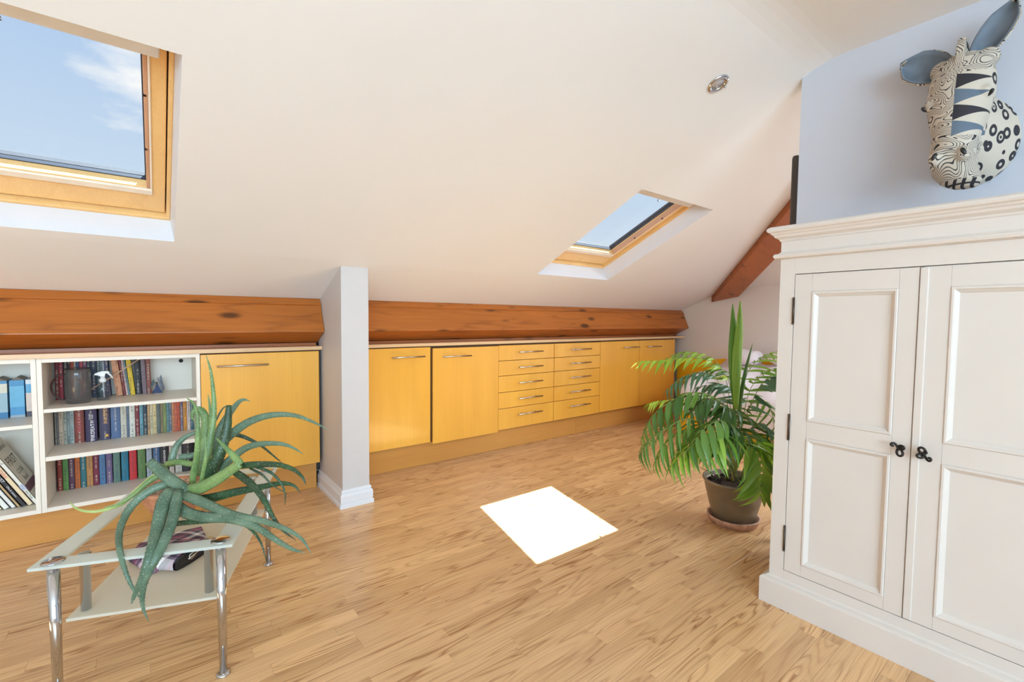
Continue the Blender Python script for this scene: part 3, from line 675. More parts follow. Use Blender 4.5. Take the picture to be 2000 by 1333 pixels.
# jug, spray bottle, stick, folded ornament on the top shelf
def jug():
    c = (-.305, 3.166, .6535)
    t = thing('glass_jug', 'smoked grey glass jug with dark looped handle on the top shelf', 'jug', c)
    obj('body', MB().lathe([(0, 0), (.046, 0), (.0495, .004), (.0495, .15), (.0475, .172), (.046, .172), (.047, .15), (.047, .012), (0, .012)], c, 40), 'smoke', t)
    pts = []
    for k in range(15):
        a = math.pi*(.5+k/14); pts.append((c[0]-.043+.052*math.cos(a), c[1]-.012, c[2]+.086+.064*math.sin(a)))
    obj('handle', MB().tube(pts, .0042, 10), plain('dark_red_handle', (62, 22, 20), .25), t)
    obj('rim', MB().tube([(c[0]+.0468*math.cos(q), c[1]+.0468*math.sin(q), c[2]+.172) for q in [i*math.pi/16 for i in range(33)]], .0014, 6), 'black', t)
jug()
def spray():
    c = (-.213, 3.192, .6535)
    t = thing('spray_bottle', 'small clear spray bottle with white trigger head beside the jug', 'bottle', c)
    obj('bottle', MB().lathe([(0, 0), (.024, 0), (.0265, .004), (.0265, .062), (.024, .076), (.013, .090), (.012, .098), (.0105, .098), (.0115, .088), (.0225, .074), (.025, .06), (.025, .006), (0, .006)], c, 28), 'bottle', t)
    obj('water', MB().lathe([(0, .0065), (.0244, .0065), (.0246, .042), (0, .042)], c, 28), 'water', t)
    obj('collar', MB().lathe([(0, .094), (.014, .094), (.014, .112), (.010, .114), (.009, .126), (0, .126)], c, 20), 'whitep', t)
    mb = MB(); mb.prism([(-.034, .133), (-.030, .141), (-.004, .152), (.022, .151), (.030, .143), (.012, .139), (.009, .124), (-.009, .124), (-.016, .130)], c[1]-.008, c[1]+.008, lambda u, v, w: (c[0]+u, w, c[2]+v)); obj('spray_head', mb, 'whitep', t, bev=.002)
    obj('trigger', MB().tube([(c[0]+.018, c[1], c[2]+.143), (c[0]+.030, c[1], c[2]+.130), (c[0]+.040, c[1], c[2]+.112)], [.005, .0045, .003], 8), 'whitep', t)
    obj('dip_tube', MB().tube([(c[0], c[1], c[2]+.1), (c[0]+.004, c[1], c[2]+.012)], .002, 6), 'whitep', t)
spray()
st = obj('bamboo_stick', MB().tube([(-.328, 3.268, .657), (-.195, 3.262, .755), (-.055, 3.262, .862)], [.0025, .003, .0035], 8), 'bamboo'); tag(st, 'thin wooden stick leaning diagonally across the books on the top shelf', 'stick')
def ornament():
    y = 3.30; c = (px_x(308, 760, y), y, .6535)
    t = thing('card_ornament', 'small navy triangular ornament with silver wire edges beside the books', 'ornament', c)
    x0, x1, xm = px_x(296.5, 765, y), px_x(318, 765, y), px_x(306, 735, y); z0, zt = .6545, .7135
    obj('navy_triangle', MB().prism([(x0, z0), (x1, z0), (xm, zt)], y, y+.003, lambda u, v, w: (u, w, v)), 'navy', t)
    obj('green_fin', MB().prism([(x0-.006, z0+.03), (xm-.006, zt-.004), (xm-.016, zt+.022), (x0-.012, z0+.012)], y+.012, y+.015, lambda u, v, w: (u, w, v)), 'greencard', t)
    obj('grey_fin', MB().prism([(x1-.004, z0+.010), (x1+.004, z0+.022), (xm+.010, zt+.030), (xm+.002, zt+.026)], y+.006, y+.009, lambda u, v, w: (u, w, v)), 'greycard', t)
    obj('grey_fin', MB().prism([(x1, z0), (x1+.010, z0+.02), (xm+.020, zt+.045), (xm+.014, zt+.030)], y+.02, y+.023, lambda u, v, w: (u, w, v)), 'greycard', t)
    mb = MB()
    for a, b in (((x0, z0), (x1, z0)), ((x0, z0), (xm, zt)), ((xm, zt), (x1, z0+.02)), ((x1, z0+.02), (x1, z0)), ((xm-.003, zt), (xm-.022, zt-.001))): mb.tube([(a[0], y-.002, a[1]), (b[0], y-.002, b[1])], .0011, 6)
    obj('wire', mb, 'chrome', t); obj('bead', MB().ico((xm, y-.003, zt+.001), .0042, 2), 'black', t)
ornament()

# ================================================================== COFFEE TABLE
T0 = Vector((-.279, 1.731, 0)); TA = math.radians(-20.178)
TU, TV = Vector((math.cos(TA), math.sin(TA), 0)), Vector((-math.sin(TA), math.cos(TA), 0))
def tp(u, v, z): return T0 + TU*u + TV*v + Vector((0, 0, z))
TW, TL, TZ = .480, .750, .420
def table():
    c = tp(TW/2, TL/2, 0)
    t = thing('coffee_table', 'low glass coffee table with chrome legs and frosted lower shelf', 'table', c)
    b = .054
    top = MB().box(b, TW-b, b, TL-b, TZ-.008, TZ); top.xf(lambda p: tp(*p)); gt = obj('clear_pane', top, 'clear', t)
    rim = MB(); o = [(0, 0), (TW, 0), (TW, TL), (0, TL)]; i = [(b, b), (TW-b, b), (TW-b, TL-b), (b, TL-b)]
    vs = [tp(*p, TZ) for p in o] + [tp(*p, TZ) for p in i] + [tp(*p, TZ-.008) for p in o] + [tp(*p, TZ-.008) for p in i]
    fs = []
    for k in range(4):
        j = (k+1) % 4; fs += [(k, j, 4+j, 4+k), (8+k, 12+k, 12+j, 8+j), (k, 8+k, 8+j, j)]
    rim.add(vs, fs); obj('frosted_border', rim, 'frost', t)
    sh = MB().box(.058, .434, .040, .712, .238, .246); sh.xf(lambda p: tp(*p)); obj('glass_shelf', sh, 'frost2', t)
    for u, v in ((.040, .030), (.440, .038), (.446, .700), (.040, .700)):
        p = tp(u, v, 0); lg = obj('leg', MB().lathe([(0, .004), (.0105, .004), (.0145, TZ-.012), (0, TZ-.012)], p, 20), 'chrome', t)
        obj('foot', MB().lathe([(0, 0), (.0200, 0), (.0200, .004), (.0115, .008), (0, .008)], p, 24), 'chrome', lg)
        obj('collar', MB().lathe([(0, TZ-.014), (.022, TZ-.014), (.022, TZ-.0085), (0, TZ-.0085)], p, 24), 'chrome', lg)
        obj('cap', MB().lathe([(0, TZ), (.0265, TZ), (.0265, TZ+.002), (.022, TZ+.0042), (.006, TZ+.0034), (0, TZ+.0034)], p, 28), 'chrome', lg)
    for u, v in ((.086, .080), (.396, .078), (.400, .664), (.086, .664)):
        p = tp(u, v, 0); po = obj('post', MB().lathe([(0, .2465), (.0125, .2465), (.0125, TZ-.018), (.0165, TZ-.018), (.0165, TZ-.0085), (0, TZ-.0085)], p, 20), 'chrome', t)
        obj('washer', MB().lathe([(0, .230), (.0165, .230), (.0165, .2375), (0, .2375)], p, 20), 'whitep', po)
table()

# plaid bundle on the lower shelf
def plaid_mat():
    m = M('plaid_cloth'); v = m.coords(rot=(0, 0, TA-.35)); sp = m.n('SeparateXYZ'); m.l(v, sp.inputs[0])
    def stripes(s, per, off):
        t = m.math('FRACT', m.math('ADD', m.math('DIVIDE', s, per), off))
        return m.ramp(t, [(0, lin((84, 70, 98))), (.16, lin((246, 240, 240))), (.34, lin((128, 122, 142))), (.44, lin((36, 36, 52))), (.54, lin((150, 142, 156))), (.64, lin((160, 66, 104))), (.76, lin((136, 92, 126))), (.88, lin((48, 46, 66)))], 'CONSTANT')
    c = m.mix(.5, stripes(sp.outputs[0], .085, .1), stripes(m.math('ADD', sp.outputs[1], m.math('MULTIPLY', sp.outputs[2], .6)), .085, .37))
    return m.set(c, .85)
MAT['plaid'] = plaid_mat()
def plaid():
    z = .2462
    t = thing('plaid_bundle', 'folded purple and white plaid bundle with a black buckled end on the table shelf', 'bag', tp(.28, .25, z))
    def cushion(outline, h, nz=6):
        c = sum((Vector(p) for p in outline), Vector((0, 0)))/len(outline); mb = MB(); n = len(outline); vs, fs = [], []
        for k in range(nz+1):
            a = k/nz; zz = h*a; s = 1 - .10*(abs(2*a-1))**3
            for p in outline:
                q = c + (Vector(p)-c)*s; vs.append((q.x, q.y, z + zz*(.8+.2*math.sin(9*q.x+5*q.y))))
        for k in range(nz):
            for i in range(n): fs.append((k*n+i, k*n+(i+1) % n, (k+1)*n+(i+1) % n, (k+1)*n+i))
        vs.append((c.x, c.y, z+h*1.08)); fs += [(nz*n+i, nz*n+(i+1) % n, len(vs)-1) for i in range(n)]; fs.append(tuple(range(n))[::-1])
        mb.add(vs, fs, True); return mb
    def dense(poly, k=5):
        out = []
        for a, b in zip(poly, poly[1:]+poly[:1]):
            for i in range(k): out.append(Vector(a)+(Vector(b)-Vector(a))*i/k)
        return out
    body = dense([(-.088, 2.03), (-.026, 1.875), (.012, 1.895), (.06, 1.93), (.15, 1.95), (.135, 2.16), (.05, 2.17), (-.06, 2.13)])
    obj('folded_cloth', cushion(body, .036), 'plaid', t)
    # rolled end with a black lining
    a, b = Vector((.033, 1.842)), Vector((.145, 1.955)); d = (b-a).normalized(); nrm = Vector((-d.y, d.x))
    mb = MB(); n = 20; vs, fs = [], []
    L = (b-a).length
    for k, (off, s) in enumerate(((0, 1), (.05, 1.02), (.12, .9), (.15, .6))):
        for i in range(n):
            q = 2*math.pi*i/n; cx = math.copysign(abs(math.cos(q))**.6, math.cos(q)); sz = math.copysign(abs(math.sin(q))**.7, math.sin(q))
            p = (a+b)/2 + d*(cx*L*.5*s) + nrm*off; vs.append((p.x, p.y, z+.0275*s+sz*.0265*s))
    for k in range(3):
        for i in range(n): fs.append((k*n+i, k*n+(i+1) % n, (k+1)*n+(i+1) % n, (k+1)*n+i))
    fs.append(tuple(range(3*n, 4*n))); mb.add(vs, fs, True); obj('rolled_flap', mb, 'plaid', t)
    mb = MB(); vs = []
    for off, s in ((-.003, .93), (-.006, .86), (.004, .5)):
        for i in range(n):
            q = 2*math.pi*i/n; cx = math.copysign(abs(math.cos(q))**.6, math.cos(q)); sz = math.copysign(abs(math.sin(q))**.7, math.sin(q))
            p = (a+b)/2 + d*(cx*L*.5*s) + nrm*off; vs.append((p.x, p.y, z+.0275+sz*.0265*s))
    mb.add(vs, [(k*n+i, k*n+(i+1) % n, (k+1)*n+(i+1) % n, (k+1)*n+i) for k in range(2) for i in range(n)] + [tuple(range(2*n, 3*n))], True); lin_ = obj('black_end', mb, 'blackleather', t)
    m = (a+b)/2 + nrm*-.009; c3 = Vector((m.x, m.y, z+.031)); d3 = Vector((d.x, d.y, .0))
    mb = MB(); mb.tube([c3-d3*.026+Vector((0, 0, -.004)), c3+d3*.024+Vector((0, 0, .004))], .0028, 8); mb.tube([c3-d3*.02+Vector((0, 0, .008)), c3+d3*.012+Vector((0, 0, .012)), c3+d3*.012+Vector((0, 0, .002)), c3-d3*.014+Vector((0, 0, -.010)), c3-d3*.022+Vector((0, 0, -.002)), c3-d3*.02+Vector((0, 0, .008))], .002, 6)
    obj('buckle', mb, 'steel', lin_)
    mb = MB()
    for k in range(6):
        p = Vector((.022, 1.868)) + Vector((-.012, .010))*k*.9; mb.ico((p.x, p.y, z+.024+.004*(k % 2)), .011, 1, (1, .8, 1.1))
    obj('magenta_ruffle', mb, 'magenta', t)
plaid()

# ------------------------------------------------------------------ aloe on the table
def aloe_mat(name, c1, c2, spots):
    m = M(name); v = m.coords()
    base = m.mix(m.ramp(m.noise(v, 14, 2), [(.35, (0,)*3), (.65, (1,)*3)]), lin(c1)+(1,), lin(c2)+(1,))
    sp = m.ramp(m.noise(m.coords(scale=(1, 1, 1)), 230, 2, .6), [(.60, (0,)*3), (.67, (1,)*3)])
    c = m.mix(m.math('MULTIPLY', sp, spots), base, lin((190, 208, 180))+(1,))
    return m.set(c, .42)
MAT['al_blue'] = aloe_mat('aloe_blue_green', (72, 98, 78), (104, 128, 106), .45)
MAT['al_green'] = aloe_mat('aloe_green', (90, 120, 66), (124, 152, 90), .55)
MAT['al_dark'] = aloe_mat('aloe_dark_green', (28, 50, 30), (46, 78, 44), .3)
MAT['al_yellow'] = aloe_mat('aloe_yellow_tip', (152, 168, 92), (178, 192, 120), .2)
def smooth_path(pts, n=18):
    P = [Vector(p) for p in pts]; P = [2*P[0]-P[1]] + P + [2*P[-1]-P[-2]]; out = []
    segs = len(P)-3; per = max(2, n//segs)
    for i in range(1, len(P)-2):
        for k in range(per):
            t = k/per; a, b, c, d = P[i-1], P[i], P[i+1], P[i+2]
            out.append(.5*((2*b) + (c-a)*t + (2*a-5*b+4*c-d)*t*t + (3*b-a-3*c+d)*t**3))
    out.append(P[-2]); return out
def aloe():
    pc = Vector((.047, 1.975, TZ+.0005))
    t = thing('potted_aloe', 'sprawling spiky aloe in a shallow terracotta bowl on the glass table', 'plant', pc)
    pot = obj('bowl', MB().lathe([(0, 0), (.066, 0), (.082, .03), (.100, .072), (.103, .074), (.103, .084), (.096, .084), (.093, .07), (0, .068)], pc, 36), 'terracotta', t)
    peb = MB()
    for k in range(170):
        r = .088*math.sqrt(R_.random()); a = R_.uniform(0, 6.283); s = R_.uniform(.004, .009)
        peb.ico((pc.x+r*math.cos(a), pc.y+r*math.sin(a), pc.z+.073+R_.uniform(0, .008)), s, 1, (1, R_.uniform(.7, 1.2), .7))
    obj('pebbles', peb, 'pebble', t, kind='stuff')
    D = 1.56
    # each leaf: picture path (column, row, distance offset), base width px, material, end width
    Lf = [
     ([(398,945,0),(405,890,.0),(414,840,.02),(418,800,.03),(416,760,.03),(411,722,.03),(402,693,.03)], 15, 'al_green', 1),
     ([(375,955,0),(378,925,-.01),(384,895,-.02),(386,858,-.03),(386,815,-.03),(379,790,-.02),(365,778,-.01)], 13, 'al_green', 2),
     ([(393,930,.04),(399,890,.05),(402,850,.06),(402,822,.07),(394,803,.07),(382,800,.06),(375,812,.05),(380,824,.04)], 24, 'al_green', 1.5),
     ([(408,860,.06),(412,820,.07),(410,795,.07),(406,770,.07)], 8, 'al_green', .8),
     ([(392,945,-.03),(398,918,-.035),(402,895,-.04),(402,868,-.04),(400,846,-.04)], 8, 'al_green', 1),
     ([(398,950,-.01),(414,918,-.02),(428,890,-.02),(438,860,-.01),(444,832,.0),(446,810,.0),(447,792,.0)], 27, 'al_dark', 9),
     ([(408,890,.05),(424,850,.06),(440,820,.07),(455,799,.08),(466,786,.08),(476,781,.08),(488,784,.08)], 17, 'al_blue', 1),
     ([(422,822,.05),(430,806,.05),(438,796,.04),(450,793,.02)], 4, 'al_blue', 2),
     ([(415,885,.03),(448,852,.03),(480,828,.03),(512,815,.03),(546,810,.03),(580,813,.02),(612,825,.01),(641,840,.0)], 19, 'al_blue', 1),
     ([(430,852,.09),(462,850,.10),(486,858,.11),(510,871,.12),(532,889,.12),(552,906,.12)], 9, 'al_dark', 1),
     ([(418,925,0),(448,900,0),(476,878,0),(506,868,-.01),(545,867,-.02),(570,874,-.03),(592,887,-.04)], 17, 'al_blue', 1),
     ([(360,962,-.04),(390,954,-.07),(425,936,-.10),(452,918,-.12),(468,908,-.13)], 27, 'al_green', 14),
     ([(470,908,-.13),(458,893,-.12),(442,876,-.11),(421,855,-.10)], 14, 'al_green', 1),
     ([(464,911,-.10),(500,908,-.10),(540,908,-.11),(572,917,-.12),(590,932,-.13),(598,948,-.13)], 13, 'al_dark', 1),
     ([(378,978,-.06),(415,973,-.06),(458,962,-.06),(505,953,-.06),(545,945,-.06),(572,948,-.06),(588,964,-.06)], 19, 'al_dark', 1),
     ([(458,922,-.1),(480,937,-.13),(504,960,-.16),(520,985,-.18),(534,1012,-.19),(552,1036,-.2),(578,1056,-.2)], 14, 'al_dark', 1),
     ([(495,911,-.1),(528,923,-.1),(548,943,-.1),(557,966,-.1),(556,988,-.1)], 6, 'al_dark', 1),
     ([(488,915,-.09),(512,928,-.09),(532,948,-.09),(560,965,-.08)], 5, 'al_dark', 1),
     ([(360,968,-.08),(392,980,-.11),(425,995,-.14),(462,1008,-.17),(512,1018,-.2),(558,1034,-.23),(590,1054,-.25),(608,1082,-.26)], 19, 'al_blue', 1),
     ([(342,985,-.08),(366,1003,-.11),(402,1011,-.14),(452,1014,-.17),(500,1030,-.2),(540,1056,-.23),(572,1074,-.25),(595,1080,-.26)], 22, 'al_blue', 1),
     ([(333,1025,-.12),(378,1020,-.13),(430,1017,-.15),(466,1020,-.17),(492,1036,-.19),(510,1062,-.2),(520,1096,-.21)], 10, 'al_dark', 1),
     ([(334,958,-.07),(320,980,-.11),(311,1015,-.15),(301,1058,-.18),(289,1100,-.19),(275,1138,-.19),(263,1162,-.18),(257,1180,-.18)], 25, 'al_blue', 2),
     ([(350,958,-.07),(344,985,-.11),(336,1020,-.15),(320,1060,-.18),(300,1100,-.19),(284,1132,-.19),(278,1162,-.18),(280,1190,-.18),(291,1216,-.17)], 21, 'al_blue', 1),
     ([(330,945,-.05),(302,954,-.07),(270,975,-.10),(246,1005,-.13),(233,1040,-.15),(234,1076,-.16),(246,1120,-.16),(262,1155,-.16),(279,1173,-.15)], 17, 'al_blue', 1),
     ([(318,918,.02),(296,934,.0),(270,956,-.01),(242,982,-.03),(214,994,-.04),(186,1000,-.05),(160,998,-.06),(144,990,-.06),(135,978,-.06)], 10, 'al_yellow', 1),
     ([(322,922,.01),(290,942,-.01),(262,966,-.03),(232,985,-.05),(200,993,-.06)], 12, 'al_green', 1),
     ([(366,962,-.06),(340,943,-.05),(314,922,-.03),(292,902,-.02)], 24, 'al_blue', 17),
     ([(334,912,.06),(338,888,.07),(348,867,.08),(364,853,.09),(380,846,.1),(394,838,.1)], 15, 'al_blue', 3),
     ([(322,908,.05),(346,903,.05),(368,906,.05),(384,909,.04)], 12, 'al_green', 9),
     ([(350,895,.07),(374,890,.08),(398,880,.08)], 14, 'al_blue', 6),
     ([(330,930,.0),(318,914,.0),(306,910,-.01),(296,918,-.02)], 11, 'al_green', 5),
    ]
    for path, w, mt, we in Lf:
        pp = smooth_path([(a, b, D+d) for a, b, d in path], 22); n = len(pp); mb = MB()
        k = D/F_PX*.49; cut = we > 5
        dep = []
        for q in pp:                       # keep every leaf clear of the table top and in front of its edges
            dd = q.z
            for _ in range(60):
                p = at(q.x, q.y, dd); r = p - T0; u, v = r.dot(TU), r.dot(TV)
                if p.z > TZ+.004+w*k*.6 or u < -.012 or u > TW+.012 or v < -.02 or v > TL+.01: break
                dd -= .01
            dep.append(dd)
        for i in range(n-2, 0, -1): dep[i] = min(dep[i], max(dep[i+1], dep[i]-.03)) if dep[i] < dep[i+1] else min(dep[i], dep[i+1]+.035)
        for _ in range(2): dep = [dep[0]] + [(dep[i-1]+dep[i]+dep[i+1])/3 for i in range(1, n-1)] + [dep[-1]]
        P = [at(q.x, q.y, dd) for q, dd in zip(pp, dep)]
        rad = []
        for i in range(n):
            s = i/(n-1)
            prof_ = (w*(1-s)+we*s) if cut else w*max(0, 1-s**1.25)**.9 + we*s*.7
            rad.append(max(.0006, prof_*k*(.86+.14*min(1, s*6))))
        vd = [(p-Vector((0, 0, CAM_H))).normalized() for p in P]
        mb.tube(P, rad, 10, flat=.55, ref=vd[n//2])
        # pale teeth along both margins
        if w > 7:
            for i in range(1, n-2):
                tg = (P[i+1]-P[i]).normalized(); sd = tg.cross(vd[n//2]).normalized()
                for sg in (-1, 1):
                    for q in (.0, .5):
                        b0 = P[i].lerp(P[i+1], q) + sd*sg*rad[i]*.96; h = .0022
                        mb.add([b0-tg*.0014, b0+tg*.0014, b0+vd[i]*.0012, b0+sd*sg*h+tg*.001], [(0, 1, 3), (1, 2, 3), (2, 0, 3)])
        obj('leaf', mb, mt, t)
aloe()

# ================================================================== WARDROBE
def wardrobe():
    X, XBk = 1.893, 2.318; YL, YR, YC = .769, -.055, .357
    t = thing('wardrobe', 'cream painted two-door panelled wardrobe on the right', 'wardrobe', ((X+XBk)/2, YC, 0))
    obj('body', MB().box(X+.02, XBk, YR, YL, .10, 1.42), 'cream', t)
    ff = MB()
    for y0, y1, z0, z1 in ((.7185, YL, .10, 1.342), (YR, -.0045, .10, 1.342), (-.0045, .7185, 1.2755, 1.342), (-.0045, .7185, .10, .1425)): ff.box(X-.001, X+.02, y0, y1, z0, z1)
    obj('face_frame', ff, 'cream', t, bev=.0008)
    obj('frieze', MB().box(X-.001, X+.02, YR, YL, 1.352, 1.415), 'cream', t)
    def ring_mould(name, prof_, mat):    # profile (offset, z) round the front and both ends
        mb = MB(); vs, fs = [], []
        for off, z in prof_: vs += [(XBk, YL+off, z), (X-off, YL+off, z), (X-off, YR-off, z), (XBk, YR-off, z)]
        n = len(prof_)
        for i in range(n-1):
            for k in range(3): fs.append((i*4+k, i*4+k+1, i*4+k+5, i*4+k+4))
        fs.append(tuple(range((n-1)*4, n*4))); fs.append((3, 2, 1, 0)); mb.add(vs, fs); return obj(name, mb, mat, t)
    ring_mould('cornice', [(.0, 1.398), (.004, 1.402), (.006, 1.408), (.018, 1.416), (.022, 1.424), (.026, 1.426), (.030, 1.432), (.037, 1.436), (.040, 1.442), (.038, 1.449), (.030, 1.455), (.010, 1.457)], 'cream')
    ring_mould('frieze_moulding', [(0, 1.333), (.010, 1.335), (.018, 1.338), (.021, 1.345), (.018, 1.352), (.006, 1.355), (.004, 1.359), (0, 1.361)], 'cream')
    ring_mould('plinth', [(.025, .0), (.025, .092), (.0235, .096), (.018, .1), (.008, .104), (.004, .108), (0, .11)], 'cream')
    def panel(par, y0, y1, z0, z1):      # y0 > y1; moulded edge stepping down to a recessed field
        mb = MB(); vs, fs = [], []; pr = [(0, 0), (.003, -.0035), (.008, -.0035), (.011, .0005), (.018, .007), (.020, .010)]
        for ins, dep in pr: vs += [(X+dep, y0-ins, z0+ins), (X+dep, y1+ins, z0+ins), (X+dep, y1+ins, z1-ins), (X+dep, y0-ins, z1-ins)]
        for i in range(len(pr)-1):
            for k in range(4): fs.append((i*4+k, i*4+(k+1) % 4, (i+1)*4+(k+1) % 4, (i+1)*4+k))
        n = (len(pr)-1)*4; fs.append((n, n+1, n+2, n+3)); mb.add(vs, fs); obj('panel', mb, 'cream', par)
    def wdoor(y0, y1, py0, py1):
        d = thing_part('door', t, ((X, (y0+y1)/2, .7)))
        mb = MB()
        mb.box(X, X+.019, py0+.0003, y0, .1445, 1.2725); mb.box(X, X+.019, y1, py1-.0003, .1445, 1.2725)
        for z0, z1 in ((.1445, .186), (.668, .731), (1.209, 1.2725)): mb.box(X+.0003, X+.019, py1, py0, z0, z1)
        o = obj('door', mb, 'cream', t, bev=.0007)
        panel(o, py0, py1, .186, .668); panel(o, py0, py1, .731, 1.209)
        return o
    def thing_part(*a): return None
    d1 = wdoor(.7165, .3625, .660, .4115); d2 = wdoor(.3515, -.0025, .289, .053)
    obj('astragal', MB().box(X-.004, X+.018, .3395, .3605, .146, 1.271), 'cream', d2, bev=.0025)
    # twisted iron knobs
    def knob(par, yc, zc, up):
        s = -1 if up else 1
        zp = [(500, 500), (455, 505), (430, 460), (470, 415), (535, 430), (585, 500), (620, 570), (600, 640), (600, 720), (650, 785), (720, 795), (775, 745), (760, 665), (705, 600), (650, 555), (650, 490), (710, 460), (785, 475), (805, 530), (760, 572), (700, 560), (690, 525)]
        pts = [Vector((X-.024-.004*math.sin(i*.8), yc - s*(u-640)*.0000875, zc - s*(v-600)*.0000977)) for i, (u, v) in enumerate(zp)]
        mb = MB(); mb.tube(smooth_path(pts, 88), .0036, 8); mb.tube([(X-.026, yc, zc), (X-.008, yc, zc), (X+.001, yc, zc)], [.004, .004, .0065], 10)
        obj('knob', mb, 'iron', par)
    knob(d1, .3875, .694, False); knob(d2, .3265, .694, True)
    for z in (1.138, .699, .268):
        for yy, par in ((.7178, d1), (-.0037, d2)):
            mb = MB(); mb.tube([(X-.003, yy, z-.045), (X-.003, yy, z+.045)], .0042, 8)
            for q in (-.047, -.016, .016, .047): mb.ico((X-.003, yy, z+q), .0048, 1)
            obj('hinge', mb, 'hinge', par)
wardrobe()
tb = obj('dark_tube', MB().lathe([(0, 0), (.0175, 0), (.0175, 1.885), (.014, 1.897), (0, 1.899)], (2.474, .953, .0005), 24), 'pipe')
tag(tb, 'dark brown upright tube against the end of the pale blue wall', 'tube')

# ------------------------------------------------------------------ downlight in the sloping ceiling
def downlight():
    y = 1.062; c = Vector((1.929, y, slope(y))); n = Vector((0, -SN, -CA))
    t = thing('downlight', 'round chrome recessed spotlight in the sloping ceiling', 'light', c)
    q = n.to_track_quat('Z', 'Y').to_matrix()
    def put(mb): return mb.xf(lambda p: c + q @ p)
    obj('chrome_ring', put(MB().lathe([(.045, 0), (.0455, .003), (.041, .0085), (.034, .0095), (.028, .005), (.0265, .001), (.045, .0003)], (0, 0, 0), 40)), 'chrome', t)
    obj('lens', put(MB().lathe([(0, .003), (.0285, .003), (.0285, .0005), (0, .0005)], (0, 0, 0), 28)), plain('frosted_lens', (176, 168, 166), .25), t)
    m2 = MB(); m2.ico((.040, .006, .010), .0055, 2); obj('pivot_screw', put(m2), 'chrome', t)
downlight()

# ------------------------------------------------------------------ day bed beyond the cabinets
def bed():
    x0, x1, y0, y1 = 3.96, 4.862, .95, 2.46
    t = thing('day_bed', 'yellow painted day bed along the far wall behind the palm', 'bed', ((x0+x1)/2, 1.7, 0))
    obj('side_rail', MB().box(x0, x0+.03, y0, y1, .075, .36), 'yellow', t, bev=.006)
    obj('side_lip', MB().box(x0-.008, x0+.002, y0, y1, .075, .10), 'yellow', t, bev=.003)
    obj('end_board', MB().box(x0+.02, x1, y1-.03, y1, .05, .40), 'yellow', t, bev=.006)
    obj('end_board', MB().box(x0+.02, x1, y0, y0+.03, .05, .40), 'yellow', t, bev=.006)
    for xx in (x0+.005, x1-.055):
        for yy in (y0+.002, y1-.052): obj('leg', MB().box(xx, xx+.05, yy, yy+.05, 0, .08), 'yellow', t)
    # tall back panel along the wall with a rising curved top
    poly = [(y0, .2), (3.06, .02), (3.06, .655), (2.8, .67), (2.6, .675), (2.42, .70), (2.2, .71), (y0, .715)]
    obj('back_panel', MB().prism(poly, 4.835, 4.872, lambda u, v, w: (w, u, v)), 'yellow', t, bev=.006)
    obj('mattress', MB().box(x0+.034, 4.83, y0+.034, y1-.034, .30, .43), 'linen', t, bev=.03, seg=4)
    # rumpled duvet hanging over the front rail
    def sheet(name, label, X0, X1, Y0, Y1, zf, n=34, th=.05):
        mb = MB(); vs, fs = [], []
        for i in range(n+1):
            for j in range(n+1):
                x = X0+(X1-X0)*i/n; y = Y0+(Y1-Y0)*j/n; vs.append((*zf(x, y, i/n, j/n),))
        for i in range(n):
            for j in range(n): a = i*(n+1)+j; fs.append((a, a+1, a+n+2, a+n+1))
        mb.add(vs, fs, True); o = obj(name, mb, 'linen', None); so = o.modifiers.new('thickness', 'SOLIDIFY'); so.thickness = th; so.offset = 1
        tag(o, label, 'bedding'); return o
    def duv(x, y, a, b):
        w = .018*math.sin(9*x+6*y)+.014*math.sin(17*y-5*x)
        z = .455 + .12*math.sin(min(1, a*1.3)*1.5) + w + .16*max(0, a-.5)
        px = x
        if a < .12: k = (.12-a)/.12; z = .43 - k*(.16+.10*math.sin(b*3.0)) + w*.3; px = x0-.022 - .012*math.sin(b*19)*k
        return (px, y, z)
    sheet('duvet', 'rumpled white duvet with pink trim heaped on the yellow bed', x0-.03, 4.80, y0+.05, y1-.03, duv, th=.04)
    for k, (px_, py_, zz, rx, ry, rz, lb) in enumerate(((4.66, 1.72, .755, .13, .26, .085, 'white pillow heaped against the far wall above the duvet'), (4.64, 2.19, .735, .13, .17, .08, 'smaller white pillow at the left end of the bed'))):
        mb = MB(); mb.ico((0, 0, 0), 1, 4)
        mb.xf(lambda p: Vector((px_ + rx*math.copysign(abs(p.x)**.75, p.x), py_ + ry*math.copysign(abs(p.y)**.7, p.y), zz + rz*p.z*(1+.12*math.sin(7*p.y)))))
        o = obj('pillow', mb, 'linen'); tag(o, lb, 'pillow', 'pillows on the day bed')
    # thin pink piping on the duvet
bed()

# ================================================================== POTTED PALM
def leaf_mat(name, a, b, tr=.25):
    m = M(name); rnd = m.n('ObjectInfo').outputs['Random']
    base = m.ramp(rnd, [(0, lin(a)), (1, lin(b))])
    v = m.math('MULTIPLY_ADD', m.noise(m.coords(scale=(1, 40, 1)), 6, 2), .5, .72)
    c = m.mix(1.0, base, m.ramp(v, [(.8, (.75,)*3), (1.2, (1.1,)*3)]), 'MULTIPLY')
    m.set(c, .36)
    tl = m.n('BsdfTranslucent'); m.l(c, tl.inputs[0]); mx = m.n('MixShader'); mx.inputs[0].default_value = tr
    m.l(m.b.outputs[0], mx.inputs[1]); m.l(tl.outputs[0], mx.inputs[2]); m.l(mx.outputs[0], m.out.inputs[0])
    return m.m
MAT['pl_dark'] = leaf_mat('palm_dark', (54, 94, 36), (108, 146, 66))
MAT['pl_teal'] = leaf_mat('palm_teal', (48, 90, 58), (92, 134, 98))
MAT['pl_mid'] = leaf_mat('palm_mid', (92, 140, 44), (150, 188, 76))
MAT['pl_bright'] = leaf_mat('palm_bright', (134, 180, 46), (182, 212, 84), .35)
MAT['pl_dry'] = leaf_mat('palm_dry', (176, 160, 96), (206, 184, 124))
